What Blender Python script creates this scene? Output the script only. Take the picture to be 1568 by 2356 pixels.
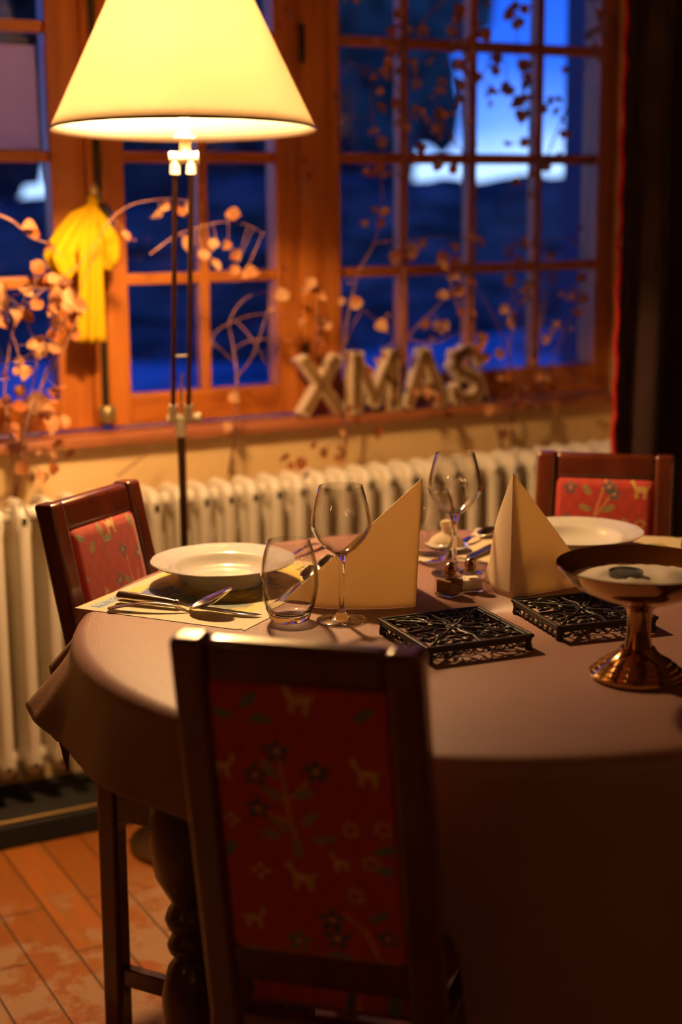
import bpy, math, random
import numpy as np
from mathutils import Vector, Matrix
random.seed(7); rng = np.random.default_rng(5)
S = bpy.context.scene
PI = math.pi
for o in list(bpy.data.objects): bpy.data.objects.remove(o)

# ------------------------------------------------------------------ camera, light, exposure
CAMZ = 1.43; PITCH = math.radians(11.684); ROLL = math.radians(-.426); FPX = 3500.0
cam_d = bpy.data.cameras.new('camera'); cam = bpy.data.objects.new('camera', cam_d); S.collection.objects.link(cam)
cam.matrix_world = Matrix.Translation((0, 0, CAMZ)) @ Matrix.Rotation(PI/2-PITCH, 4, 'X') @ Matrix.Rotation(ROLL, 4, 'Z')
cam_d.sensor_fit = 'VERTICAL'; cam_d.sensor_height = 36; cam_d.lens = FPX/2356*36
cam_d.clip_start = .05; cam_d.clip_end = 200
cam_d.dof.use_dof = True; cam_d.dof.focus_distance = 2.50; cam_d.dof.aperture_fstop = 1.9
S.camera = cam
S.view_settings.view_transform = 'Standard'; S.view_settings.look = 'None'
S.view_settings.exposure = 0.0; S.view_settings.gamma = 1.0; S.view_settings.use_curve_mapping = False
LAMP_W = 124.0; LAMP_COL = (1.0, .59, .25); SHADE_SPOT_Z = 1.70
SCONCE_W = 0.6; SKY = 1.5

w = bpy.data.worlds.new('dusk'); S.world = w; w.use_nodes = True; nt = w.node_tree; nt.nodes.clear()
def nd(nt, t, **k):
    n = nt.nodes.new(t)
    for a, b in k.items():
        if a.startswith('i_'):
            key = a[2:]; key = int(key) if key.isdigit() else key.replace('_', ' ')
            n.inputs[key].default_value = b
        else: setattr(n, a, b)
    return n
def lk(nt, a, b): nt.links.new(a, b)
tc = nd(nt, 'ShaderNodeTexCoord'); sx = nd(nt, 'ShaderNodeSeparateXYZ'); lk(nt, tc.outputs['Generated'], sx.inputs[0])
no = nd(nt, 'ShaderNodeTexNoise', i_Scale=22.0, i_Detail=3.0); lk(nt, tc.outputs['Generated'], no.inputs['Vector'])
ml = nd(nt, 'ShaderNodeMath', operation='MULTIPLY_ADD'); ml.inputs[1].default_value = .035; lk(nt, no.outputs['Fac'], ml.inputs[0]); lk(nt, sx.outputs['Z'], ml.inputs[2])
mr = nd(nt, 'ShaderNodeMapRange'); mr.inputs['From Min'].default_value = .0; mr.inputs['From Max'].default_value = .32; lk(nt, ml.outputs[0], mr.inputs['Value'])
cr = nd(nt, 'ShaderNodeValToRGB'); lk(nt, mr.outputs[0], cr.inputs[0])
el = cr.color_ramp.elements
el[0].position = 0; el[0].color = (.45, .72, 1.2, 1); el[1].position = 1; el[1].color = (.004, .035, .32, 1)
for p, c in ((.11, (.42, .68, 1.2, 1)), (.19, (.11, .28, 1.0, 1)), (.31, (.018, .11, .75, 1)), (.5, (.008, .07, .62, 1))):
    e = el.new(p); e.color = c
bg = nd(nt, 'ShaderNodeBackground', i_Strength=SKY*1.3); lk(nt, cr.outputs[0], bg.inputs[0])
wo = nd(nt, 'ShaderNodeOutputWorld'); lk(nt, bg.outputs[0], wo.inputs[0])

# ------------------------------------------------------------------ coordinates
YAW = .484; K = 1.09; FZ = -.12          # wall direction, distance factor of the window wall, floor level
WX = Vector((math.cos(YAW), math.sin(YAW), 0)); WN = Vector((-math.sin(YAW), math.cos(YAW), 0))
def WP(s, n, z):                          # along the window wall, towards it, height
    return WX*(s*K) + WN*(n*K) + Vector((0, 0, CAMZ + K*(z-CAMZ)))
ZFL = CAMZ + (FZ-CAMZ)/K                  # floor level written in wall units
def at(x, y, n):                          # a point of the photograph laid on a plane parallel to the window wall
    dx, dy = (x-784)/FPX, -(y-1178)/FPX
    c, s_ = math.cos(ROLL), math.sin(ROLL); dx, dy = c*dx-s_*dy, s_*dx+c*dy
    cp, sp = math.cos(PITCH), math.sin(PITCH)
    d = Vector((dx, cp+dy*sp, dy*cp-sp)); t = n*K/(d.x*WN.x+d.y*WN.y)
    return d*t + Vector((0, 0, CAMZ))

# ------------------------------------------------------------------ materials
MATS = {}
def mat(name, col=(.8, .8, .8), rough=.5, metal=0, **k):
    m = bpy.data.materials.new(name); m.use_nodes = True; MATS[name] = m
    b = m.node_tree.nodes['Principled BSDF']
    b.inputs['Base Color'].default_value = (*col, 1); b.inputs['Roughness'].default_value = rough; b.inputs['Metallic'].default_value = metal
    for a, v in k.items(): b.inputs[a.replace('_', ' ')].default_value = v
    return m
def vary(m, c1, c2, scale=(1, 1, 1), nscale=6, detail=6, bump=0, bscale=None, rough=None, lo=.35, hi=.65, coord='Object', bdist=.002):
    nt = m.node_tree; b = nt.nodes['Principled BSDF']
    tc = nd(nt, 'ShaderNodeTexCoord'); mp = nd(nt, 'ShaderNodeMapping'); mp.inputs['Scale'].default_value = scale
    lk(nt, tc.outputs[coord], mp.inputs[0])
    n = nd(nt, 'ShaderNodeTexNoise', i_Scale=nscale, i_Detail=detail); lk(nt, mp.outputs[0], n.inputs['Vector'])
    r = nd(nt, 'ShaderNodeValToRGB'); lk(nt, n.outputs['Fac'], r.inputs[0])
    r.color_ramp.elements[0].position = lo; r.color_ramp.elements[0].color = (*c1, 1)
    r.color_ramp.elements[1].position = hi; r.color_ramp.elements[1].color = (*c2, 1)
    lk(nt, r.outputs[0], b.inputs['Base Color'])
    if bump:
        n2 = n
        if bscale: n2 = nd(nt, 'ShaderNodeTexNoise', i_Scale=bscale, i_Detail=3.0); lk(nt, tc.outputs[coord], n2.inputs['Vector'])
        bp = nd(nt, 'ShaderNodeBump', i_Strength=bump, i_Distance=bdist); lk(nt, n2.outputs['Fac'], bp.inputs['Height']); lk(nt, bp.outputs[0], b.inputs['Normal'])
    return m
M = MATS
vary(mat('window_wood_upright', rough=.38), (.38, .105, .014), (.58, .185, .028), (9, 9, .8), 3, bump=.15)
vary(mat('window_wood_level', rough=.38), (.38, .105, .014), (.58, .185, .028), (1, 1, 9), 3, bump=.15)
vary(mat('sill_wood', rough=.30), (.34, .11, .04), (.46, .17, .07), (1, 1, 6), 4, bump=.1)
vary(mat('chair_wood', rough=.30, Coat_Weight=.8, Coat_Roughness=.08), (.075, .011, .003), (.13, .024, .007), (6, 6, 1.2), 5, bump=.1)
vary(mat('table_wood', rough=.35, Coat_Weight=.3), (.06, .016, .006), (.10, .03, .01), (4, 4, 1), 5)
vary(mat('plaster', rough=.85), (.78, .54, .25), (.88, .63, .32), (1, 1, 1), 4, bump=.3)
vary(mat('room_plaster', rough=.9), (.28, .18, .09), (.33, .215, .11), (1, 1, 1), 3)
vary(mat('ceiling_wood', rough=.7), (.30, .20, .10), (.36, .24, .13), (6, 1, 1), 3)
mat('radiator_enamel', (.86, .79, .66), .30)
mat('shade_and_foot_black', (.006, .004, .003), .85)  # near-black for the painted shade under the radiator, and for its feet
mat('brass_pipe', (.25, .15, .05), .45, .6)
mat('bronze', (.12, .06, .025), .3, .85)
mat('handle_black', (.05, .04, .03), .10, .5, Coat_Weight=1.0); mat('iron_bolt', (.035, .024, .016), .45, .6)
mat('ivory_fitting', (.82, .74, .52), .35)
mat('brass_handle', (.36, .28, .13), .4, .7)
mat('white_porcelain', (.62, .585, .52), .12, Coat_Weight=.5)
mat('silver', (.78, .74, .70), .16, 1); mat('blade_steel', (.75, .74, .74), .07, 1)
mat('polished_bronze', (.52, .33, .15), .09, 1)
mat('cast_iron', (.035, .030, .022), .42, .55)
mat('copper_cap', (.45, .30, .20), .22, 1)
mat('pepper', (.18, .07, .025), .8)
mat('salt', (.80, .72, .62), .8)
mat('tin_grey', (.16, .17, .14), .4, .3)
mat('curtain_cloth', (.030, .008, .004), .9, Sheen_Weight=.2)
mat('red_fringe', (.55, .012, .008), .8)
mat('snow', (.62, .68, .78), .8)
mat('bark', (.05, .04, .03), .9)
vary(mat('twig_bark', rough=.7), (.16, .06, .04), (.36, .17, .12), (30, 30, 30), 3)
mat('letter_rim', (.72, .56, .36), .6)
vary(mat('letter_core', rough=.8), (.20, .10, .032), (.27, .15, .055), (40, 40, 40), 4, bump=.6)
mat('paper_text', (.75, .75, .70), .7)
mat('bulb_glass', (1, 1, 1), .5, Emission_Color=(1, .78, .45, 1), Emission_Strength=12)
mat('sconce_bulb', (1, 1, 1), .5, Emission_Color=(1, .55, .2, 1), Emission_Strength=70)
vary(mat('foliage_dark', rough=.9), (.006, .014, .020), (.04, .09, .12), (1, 1, 1), 3.0)
vary(mat('hedge_dark', rough=.9), (.010, .014, .016), (.11, .13, .16), (.6, .6, 2.2), 2.2)
vary(mat('outer_render', rough=.9), (.035, .04, .10), (.05, .055, .12), (1, 1, 1), 2)

# floor: boards running towards the window wall, worn patches
m = mat('floor_boards', rough=.42); nt = m.node_tree; b = nt.nodes['Principled BSDF']
tc = nd(nt, 'ShaderNodeTexCoord'); mp = nd(nt, 'ShaderNodeMapping'); mp.inputs['Rotation'].default_value = (0, 0, -YAW-PI/2); lk(nt, tc.outputs['Object'], mp.inputs[0])
br = nd(nt, 'ShaderNodeTexBrick', offset=.37, i_Scale=1.0, i_Mortar_Size=.0022, i_Bias=0.0, i_Brick_Width=.62, i_Row_Height=.097)
br.inputs['Color1'].default_value = (.48, .155, .025, 1); br.inputs['Color2'].default_value = (.38, .115, .018, 1); br.inputs['Mortar'].default_value = (.05, .018, .008, 1)
lk(nt, mp.outputs[0], br.inputs['Vector'])
mp2 = nd(nt, 'ShaderNodeMapping'); mp2.inputs['Scale'].default_value = (3, 30, 1); lk(nt, mp.outputs[0], mp2.inputs[0])
g = nd(nt, 'ShaderNodeTexNoise', i_Scale=2.0, i_Detail=5.0); lk(nt, mp2.outputs[0], g.inputs['Vector'])
mx = nd(nt, 'ShaderNodeMix', data_type='RGBA', blend_type='MULTIPLY'); mx.inputs[0].default_value = .45
lk(nt, br.outputs['Color'], mx.inputs[6]); lk(nt, g.outputs['Color'], mx.inputs[7])
wn = nd(nt, 'ShaderNodeTexNoise', i_Scale=4.2, i_Detail=12.0, i_Roughness=.72); lk(nt, mp.outputs[0], wn.inputs['Vector'])
wr = nd(nt, 'ShaderNodeValToRGB'); lk(nt, wn.outputs['Fac'], wr.inputs[0]); wr.color_ramp.elements[0].position = .49; wr.color_ramp.elements[1].position = .53
# the worn area lies out in the room, away from the radiator
sxx = nd(nt, 'ShaderNodeSeparateXYZ'); lk(nt, mp.outputs[0], sxx.inputs[0])
wm = nd(nt, 'ShaderNodeMath', operation='MULTIPLY'); lk(nt, wr.outputs[0], wm.inputs[0])
ms = nd(nt, 'ShaderNodeMapRange'); ms.inputs['From Min'].default_value = -3.12; ms.inputs['From Max'].default_value = -2.92; lk(nt, sxx.outputs['X'], ms.inputs['Value'])
ab = nd(nt, 'ShaderNodeMapRange'); ab.inputs['From Min'].default_value = 3.22; ab.inputs['From Max'].default_value = 3.05
nv = nd(nt, 'ShaderNodeMath', operation='ABSOLUTE'); lk(nt, sxx.outputs['X'], nv.inputs[0]); lk(nt, nv.outputs[0], ab.inputs['Value']); lk(nt, ab.outputs[0], wm.inputs[1])
m2 = nd(nt, 'ShaderNodeMix', data_type='RGBA'); lk(nt, wm.outputs[0], m2.inputs[0]); lk(nt, mx.outputs[2], m2.inputs[6]); m2.inputs[7].default_value = (.36, .20, .11, 1)
m3 = nd(nt, 'ShaderNodeMix', data_type='RGBA'); lk(nt, br.outputs['Fac'], m3.inputs[0]); lk(nt, m2.outputs[2], m3.inputs[6]); m3.inputs[7].default_value = (.05, .018, .008, 1)
lk(nt, m3.outputs[2], b.inputs['Base Color'])
bp = nd(nt, 'ShaderNodeBump', i_Strength=.4, i_Distance=.002, invert=True); lk(nt, br.outputs['Fac'], bp.inputs['Height']); lk(nt, bp.outputs[0], b.inputs['Normal'])

# leather-grained table cloth
m = mat('table_leather', (.40, .20, .145), .52); nt = m.node_tree; b = nt.nodes['Principled BSDF']
tc = nd(nt, 'ShaderNodeTexCoord'); v = nd(nt, 'ShaderNodeTexVoronoi', i_Scale=420.0); lk(nt, tc.outputs['Object'], v.inputs['Vector'])
n = nd(nt, 'ShaderNodeTexNoise', i_Scale=5.0, i_Detail=3.0); lk(nt, tc.outputs['Object'], n.inputs['Vector'])
r = nd(nt, 'ShaderNodeValToRGB'); lk(nt, n.outputs['Fac'], r.inputs[0]); r.color_ramp.elements[0].color = (.235, .118, .092, 1); r.color_ramp.elements[1].color = (.285, .148, .115, 1)
lk(nt, r.outputs[0], b.inputs['Base Color'])
bp = nd(nt, 'ShaderNodeBump', i_Strength=.5, i_Distance=.0006); lk(nt, v.outputs['Distance'], bp.inputs['Height']); lk(nt, bp.outputs[0], b.inputs['Normal'])

def attr_mat(name, rough, sheen=0, bump=0):
    m = mat(name, rough=rough, Sheen_Weight=sheen); nt = m.node_tree; b = nt.nodes['Principled BSDF']
    a = nd(nt, 'ShaderNodeAttribute', attribute_name='pattern'); lk(nt, a.outputs['Color'], b.inputs['Base Color'])
    if bump:
        tc = nd(nt, 'ShaderNodeTexCoord'); n = nd(nt, 'ShaderNodeTexNoise', i_Scale=500.0); lk(nt, tc.outputs['Object'], n.inputs['Vector'])
        bp = nd(nt, 'ShaderNodeBump', i_Strength=bump, i_Distance=.001); lk(nt, n.outputs['Fac'], bp.inputs['Height']); lk(nt, bp.outputs[0], b.inputs['Normal'])
attr_mat('tapestry', .8, .3, .3); attr_mat('printed_paper', .55)

def shader_mat(name):
    m = bpy.data.materials.new(name); m.use_nodes = True; m.node_tree.nodes.clear(); MATS[name] = m
    return m, m.node_tree, nd(m.node_tree, 'ShaderNodeOutputMaterial')
def trans_mat(name, col, tcol, fac, gloss=0):      # thin cloth or paper that lets light through
    m, nt, o = shader_mat(name)
    d = nd(nt, 'ShaderNodeBsdfDiffuse'); d.inputs[0].default_value = (*col, 1); t = nd(nt, 'ShaderNodeBsdfTranslucent'); t.inputs[0].default_value = (*tcol, 1)
    x = nd(nt, 'ShaderNodeMixShader'); x.inputs[0].default_value = fac; lk(nt, d.outputs[0], x.inputs[1]); lk(nt, t.outputs[0], x.inputs[2]); lk(nt, x.outputs[0], o.inputs[0])
    return m
trans_mat('shade_paper', (.88, .80, .66), (.92, .82, .66), .42)
trans_mat('napkin_paper', (.88, .78, .62), (.98, .78, .44), .34)
m = trans_mat('dry_leaf', (.62, .33, .17), (.60, .26, .10), .3); nt = m.node_tree
oi = nd(nt, 'ShaderNodeTexCoord'); n = nd(nt, 'ShaderNodeTexNoise', i_Scale=14.0); lk(nt, oi.outputs['Object'], n.inputs['Vector'])
r = nd(nt, 'ShaderNodeValToRGB'); r.color_ramp.elements[0].position = .38; r.color_ramp.elements[0].color = (.42, .12, .035, 1); r.color_ramp.elements[1].position = .6; r.color_ramp.elements[1].color = (.66, .36, .17, 1)
lk(nt, n.outputs['Fac'], r.inputs[0])
for q in nt.nodes:
    if q.bl_idname in ('ShaderNodeBsdfDiffuse', 'ShaderNodeBsdfTranslucent'): lk(nt, r.outputs[0], q.inputs[0])
m = trans_mat('yellow_cloth', (.80, .47, .012), (.78, .45, .012), .15)
m = trans_mat('frosted_sheet', (.92, .74, .68), (.75, .68, .82), .5)
def glass(name, tint=(1, 1, 1), ior=1.5):
    m, nt, o = shader_mat(name); g = nd(nt, 'ShaderNodeBsdfGlass', i_Roughness=0.0, i_IOR=ior); g.inputs[0].default_value = (*tint, 1); lk(nt, g.outputs[0], o.inputs[0])
def thin(name, k=1.0):                                # thin walled glass: clear, with mirror reflections towards the rim
    m, nt, o = shader_mat(name); t = nd(nt, 'ShaderNodeBsdfTransparent'); t.inputs[0].default_value = (.97, .965, .955, 1)
    g = nd(nt, 'ShaderNodeBsdfGlossy', i_Roughness=.01); f = nd(nt, 'ShaderNodeLayerWeight', i_Blend=.5); pw = nd(nt, 'ShaderNodeMath', operation='POWER'); pw.inputs[1].default_value = 4.0; lk(nt, f.outputs['Facing'], pw.inputs[0])
    mu = nd(nt, 'ShaderNodeMath', operation='MULTIPLY_ADD', use_clamp=True); mu.inputs[1].default_value = .62*k; mu.inputs[2].default_value = .04*k; lk(nt, pw.outputs[0], mu.inputs[0])
    ed = nd(nt, 'ShaderNodeValToRGB'); ed.color_ramp.elements[0].position = .45; ed.color_ramp.elements[0].color = (.97, .965, .955, 1); ed.color_ramp.elements[1].position = 1; ed.color_ramp.elements[1].color = (.42, .33, .26, 1) if k > 1 else (.9, .9, .9, 1)
    lk(nt, f.outputs['Facing'], ed.inputs[0]); lk(nt, ed.outputs[0], t.inputs[0])
    x = nd(nt, 'ShaderNodeMixShader'); lk(nt, mu.outputs[0], x.inputs[0]); lk(nt, t.outputs[0], x.inputs[1]); lk(nt, g.outputs[0], x.inputs[2]); lk(nt, x.outputs[0], o.inputs[0])
glass('solid_glass'); thin('thin_glass', 1.9); thin('window_glass', .45)

# ------------------------------------------------------------------ mesh helpers
class MB:
    def __init__(s, T=None): s.v = []; s.f = []; s.T = T
    def add(s, vs, fs):
        o = len(s.v)
        for p in vs:
            p = Vector(p); s.v.append(tuple(s.T @ p) if s.T is not None else tuple(p))
        s.f += [tuple(i+o for i in f) for f in fs]; return s
    def box(s, x0, x1, y0, y1, z0, z1, f=None):
        vs = [(x, y, z) for z in (z0, z1) for y in (y0, y1) for x in (x0, x1)]
        if f: vs = [f(*p) for p in vs]
        return s.add(vs, [(0, 2, 3, 1), (4, 5, 7, 6), (0, 1, 5, 4), (2, 6, 7, 3), (0, 4, 6, 2), (1, 3, 7, 5)])
    def bar(s, a, b, wx, wy, up=(0, 0, 1)):            # straight bar of rectangular section
        a, b = Vector(a), Vector(b); d = (b-a).normalized(); u = Vector(up)
        if abs(d.dot(u)) > .95: u = Vector((0, 1, 0))
        x = d.cross(u).normalized(); y = x.cross(d)
        vs = [p + x*(i*wx/2) + y*(j*wy/2) for p in (a, b) for i, j in ((-1, -1), (1, -1), (1, 1), (-1, 1))]
        return s.add(vs, [(3, 2, 1, 0), (4, 5, 6, 7), (0, 1, 5, 4), (1, 2, 6, 5), (2, 3, 7, 6), (3, 0, 4, 7)])
    def tube(s, pts, rad, seg=10, cap=True):
        pts = [Vector(p) for p in pts]; n = len(pts); R = rad if hasattr(rad, '__len__') else [rad]*n
        vs = []; x = None
        for i, p in enumerate(pts):
            d = (pts[min(i+1, n-1)]-pts[max(i-1, 0)]).normalized()
            if x is None: x = d.orthogonal().normalized()
            x = (x - d*x.dot(d)).normalized(); y = d.cross(x)
            vs += [p + (x*math.cos(2*PI*k/seg)+y*math.sin(2*PI*k/seg))*R[i] for k in range(seg)]
        fs = [(i*seg+k, i*seg+(k+1) % seg, (i+1)*seg+(k+1) % seg, (i+1)*seg+k) for i in range(n-1) for k in range(seg)]
        if cap: fs += [tuple(range(seg-1, -1, -1)), tuple((n-1)*seg+k for k in range(seg))]
        return s.add(vs, fs)
    def lathe(s, prof, seg=48, c=(0, 0, 0), fr=None):
        vs = []; fs = []; c = Vector(c); rings = []
        for r, z in prof:
            if r < 1e-6: rings.append([len(vs)]); vs.append(c+Vector((0, 0, z)))
            else:
                rings.append(list(range(len(vs), len(vs)+seg)))
                for k in range(seg):
                    t = 2*PI*k/seg; q = fr(r, z, t) if fr else (r, z); vs.append(c+Vector((q[0]*math.cos(t), q[0]*math.sin(t), q[1])))
        for a, b in zip(rings, rings[1:]):
            for k in range(seg):
                k2 = (k+1) % seg
                if len(a) == 1 and len(b) == 1: continue
                if len(a) == 1: fs.append((a[0], b[k2], b[k]))
                elif len(b) == 1: fs.append((a[k], a[k2], b[0]))
                else: fs.append((a[k], a[k2], b[k2], b[k]))
        return s.add(vs, fs)
    def grid(s, nu, nv, fn, closed_u=False):
        vs = [fn(i, j) for j in range(nv) for i in range(nu)]
        fs = [(j*nu+i, j*nu+(i+1) % nu, (j+1)*nu+(i+1) % nu, (j+1)*nu+i) for j in range(nv-1) for i in range(nu if closed_u else nu-1)]
        return s.add(vs, fs)
    def build(s, name, m, parent=None, smooth=False, angle=40, bevel=0, bseg=2, solid=0, sub=0, off=-1):
        me = bpy.data.meshes.new(name)
        base = Vector(parent['_o']) if parent is not None and '_o' in parent else Vector((0, 0, 0))
        me.from_pydata([tuple(Vector(p)-base) for p in s.v], [], s.f); me.update()
        me.materials.append(M[m])
        if smooth:
            me.polygons.foreach_set('use_smooth', [True]*len(me.polygons)); me.set_sharp_from_angle(angle=math.radians(angle))
        o = bpy.data.objects.new(name, me); S.collection.objects.link(o)
        if parent is not None: o.parent = parent
        if solid: q = o.modifiers.new('thickness', 'SOLIDIFY'); q.thickness = solid; q.offset = off
        if bevel: q = o.modifiers.new('bevel', 'BEVEL'); q.width = bevel; q.segments = bseg; q.limit_method = 'ANGLE'
        if sub: q = o.modifiers.new('smooth', 'SUBSURF'); q.levels = q.render_levels = sub
        return o
def tag(o, label=None, cat=None, group=None, kind=None):
    if label: o['label'] = label
    if cat: o['category'] = cat
    if group: o['group'] = group
    if kind: o['kind'] = kind
    return o
def empty(name, loc=(0, 0, 0), rz=0, **k):             # children of this one are written in its own coordinates
    o = bpy.data.objects.new(name, None); S.collection.objects.link(o); o.location = loc; o.rotation_euler = (0, 0, rz); o.empty_display_size = .05
    return tag(o, **k)
ROOTS = []
def wempty(name, loc, **k):                            # children of this one are written in world coordinates
    o = empty(name, loc, **k); o['_o'] = list(loc); ROOTS.append(o); return o
def copy_tree(o, parent=None):
    c = o.copy(); S.collection.objects.link(c); c.parent = parent
    for ch in [q for q in S.objects if q.parent is o]: copy_tree(ch, c)
    return c
def wbox(mb, s0, s1, n0, n1, z0, z1): return mb.box(s0, s1, n0, n1, z0, z1, f=WP)
def floor_to(z): return z

# ------------------------------------------------------------------ the room
SL, SR, NB, NW = -2.3, 3.6, -2.6, 3.50     # left, right, back of the room, plane of the window
ZC = 2.35
def struct(name, mb, m, **k): return tag(mb.build(name, m, **k), kind='structure')
struct('floor', wbox(MB(), SL-.2, SR+.2, NB-.2, NW+.2, ZFL-.08, ZFL), 'floor_boards')
struct('ceiling', wbox(MB(), SL-.2, SR+.2, NB-.2, NW+.2, ZC, ZC+.1), 'ceiling_wood')
wm_ = MB(); wbox(wm_, SL, 2.70, 3.415, 3.70, ZFL, .862); wbox(wm_, 2.70, SR, 3.475, 3.70, ZFL, .862); wbox(wm_, SL, .58, 3.475, 3.70, .862, ZC); wbox(wm_, .58, 2.70, 3.475, 3.70, 2.16, ZC); wbox(wm_, 2.70, SR, 3.475, 3.56, .862, ZC); wbox(wm_, 2.90, SR, 3.56, 3.70, .862, ZC)
struct('wall_window', wm_, 'plaster')
struct('wall_jamb', wbox(MB(), 2.70, 2.95, 2.98, 3.475, ZFL, ZC), 'plaster')
struct('wall_left', wbox(MB(), SL-.2, SL, NB, 3.70, ZFL, ZC), 'room_plaster')
struct('wall_right', wbox(MB(), SR, SR+.2, NB, 3.70, ZFL, ZC), 'room_plaster')
struct('wall_back', wbox(MB(), SL-.2, SR+.2, NB-.2, NB, ZFL, ZC), 'room_plaster')
struct('radiator_shade_block', wbox(MB(), SL, 2.70, 3.160, 3.414, ZFL, ZFL+.052), 'shade_and_foot_black', bevel=.004)  # added dark box, stands in for the shadow on the floor under the radiator
sl = MB(); wbox(sl, SL, 2.70, 3.385, 3.49, .860, .8845); o = struct('trim_1', sl, 'sill_wood', bevel=.005); o['label'] = 'long varnished wooden window sill'
pp = MB(); pp.tube([WP(-.4, 3.172, ZFL+.0565), WP(1.2, 3.180, ZFL+.0565), WP(2.6, 3.186, ZFL+.0565)], .0045)
pp_o = pp.build('heating_pipe', 'brass_pipe', smooth=True); tag(pp_o, 'thin copper pipe lying along the added dark shade block under the radiator', 'pipe')

# windows (frames, glazing bars, panes)
def frame_member(mb, s0, s1, z0, z1, n0=3.488, n1=3.545): wbox(mb, s0, s1, n0, n1, z0, z1)
ROWS = (1.2405, 1.5275, 1.8145)
def glazing(parent, s0, s1, z0, z1, vbars, nm='glazing_bars'):
    mb = MB()
    for v in vbars: wbox(mb, v-.0125, v+.0125, 3.497, 3.535, z0, z1)
    mb.build('upright_glazing_bar', 'window_wood_upright', parent, bevel=.004)
    mb = MB()
    for z in ROWS: wbox(mb, s0, s1, 3.499, 3.533, z-.0135, z+.0135)
    mb.build('level_glazing_bar', 'window_wood_level', parent, bevel=.004)
    pn = MB(); wbox(pn, s0-.004, s1+.004, 3.515, 3.518, z0-.004, z1+.004); pn.build('pane', 'window_glass', parent)
def sash(parent, s0, s1, lw, rw, z0=.889, z1=2.12):
    mb = MB(); wbox(mb, s0, s0+lw, 3.485, 3.545, z0, z1); wbox(mb, s1-rw, s1, 3.485, 3.545, z0, z1)
    f = mb.build('sash_stile', 'window_wood_upright', parent, bevel=.006)
    mb = MB(); wbox(mb, s0+lw, s1-rw, 3.487, 3.543, z0, .964); wbox(mb, s0+lw, s1-rw, 3.487, 3.543, z1-.07, z1)
    mb.build('sash_rail', 'window_wood_level', parent, bevel=.006)
w1 = wempty('window_1', WP(1.2, 3.52, .889), label='pair of wooden casement windows behind the floor lamp', kind='structure')
sash(w1, .62, 1.166, .07, .082); glazing(w1, .69, 1.084, .964, 2.05, (.887,))
sash(w1, 1.206, 1.722, .057, .066); glazing(w1, 1.263, 1.656, .964, 2.05, (1.466,))
mb = MB(); wbox(mb, .58, .62, 3.47, 3.56, .885, 2.16); wbox(mb, 1.722, 1.80, 3.480, 3.56, .885, 2.16); wbox(mb, 1.166, 1.186, 3.478, 3.545, .889, 2.12); wbox(mb, 1.186, 1.206, 3.515, 3.55, .889, 2.12)
mb.build('window_post', 'window_wood_upright', w1, bevel=.005)
mb = MB(); wbox(mb, .58, 1.80, 3.47, 3.56, 2.12, 2.16); mb.build('window_head', 'window_wood_level', w1, bevel=.004)
mb = MB(); wbox(mb, 1.184, 1.200, 3.474, 3.490, .915, 2.12); mb.build('bolt_rod', 'iron_bolt', w1, bevel=.002)
mb = MB(); c = WP(1.192, 3.470, .905); mb.lathe([(0, 0), (.02, 0), (.024, .006), (.024, .034), (.018, .042), (0, .042)], 20, c); mb.build('bolt_keeper', 'brass_handle', w1, smooth=True)
for hz in (1.02, 1.80):
    mb = MB(); mb.tube([WP(1.727, 3.474, hz-.045), WP(1.727, 3.474, hz+.045)], .009, 10); mb.build('hinge', 'iron_bolt', w1, smooth=True)
w2 = wempty('window_2', WP(2.2, 3.52, .889), label='fixed window of many small panes on the right', kind='structure')
mb = MB(); wbox(mb, 1.80, 1.836, 3.478, 3.56, .885, 2.16); wbox(mb, 2.640, 2.70, 3.478, 3.56, .885, 2.16); mb.build('sash_stile', 'window_wood_upright', w2, bevel=.006)
mb = MB(); wbox(mb, 1.836, 2.640, 3.482, 3.558, .885, .964); wbox(mb, 1.836, 2.640, 3.482, 3.558, 2.08, 2.16); mb.build('sash_rail', 'window_wood_level', w2, bevel=.006)
glazing(w2, 1.836, 2.640, .964, 2.08, (2.031, 2.242, 2.454))

# window handle with its plate
hn = wempty('window_handle', WP(1.186, 3.47, 1.42), label='brass turning handle with an oval plate on the casement, the yellow coat hangs from it', cat='window handle')
mb = MB(); mb.grid(24, 5, lambda i, j: WP(1.183+.019*math.cos(2*PI*i/24)*(1, 1, .8, .5, 0)[j], 3.474-(.0, .006, .009, .010, .010)[j], 1.405+.060*math.sin(2*PI*i/24)*(1, 1, .85, .55, 0)[j]), True)
mb.build('plate', 'brass_handle', hn, smooth=True)
mb = MB(); mb.tube([WP(1.186, 3.47, 1.415), WP(1.190, 3.43, 1.413), WP(1.192, 3.418, 1.395), WP(1.194, 3.415, 1.34), WP(1.197, 3.415, 1.275)], [.009, .012, .016, .014, .013], 20); mb.build('grip', 'handle_black', hn, smooth=True)

# frosted sheet behind the upper left pane
mb = MB(); wbox(mb, .70, 1.073, 3.528, 3.530, 1.545, 1.775); tag(mb.build('frosted_sheet', 'frosted_sheet'), 'pale mauve frosted sheet behind an upper pane of the left casement', 'sheet')

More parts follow.
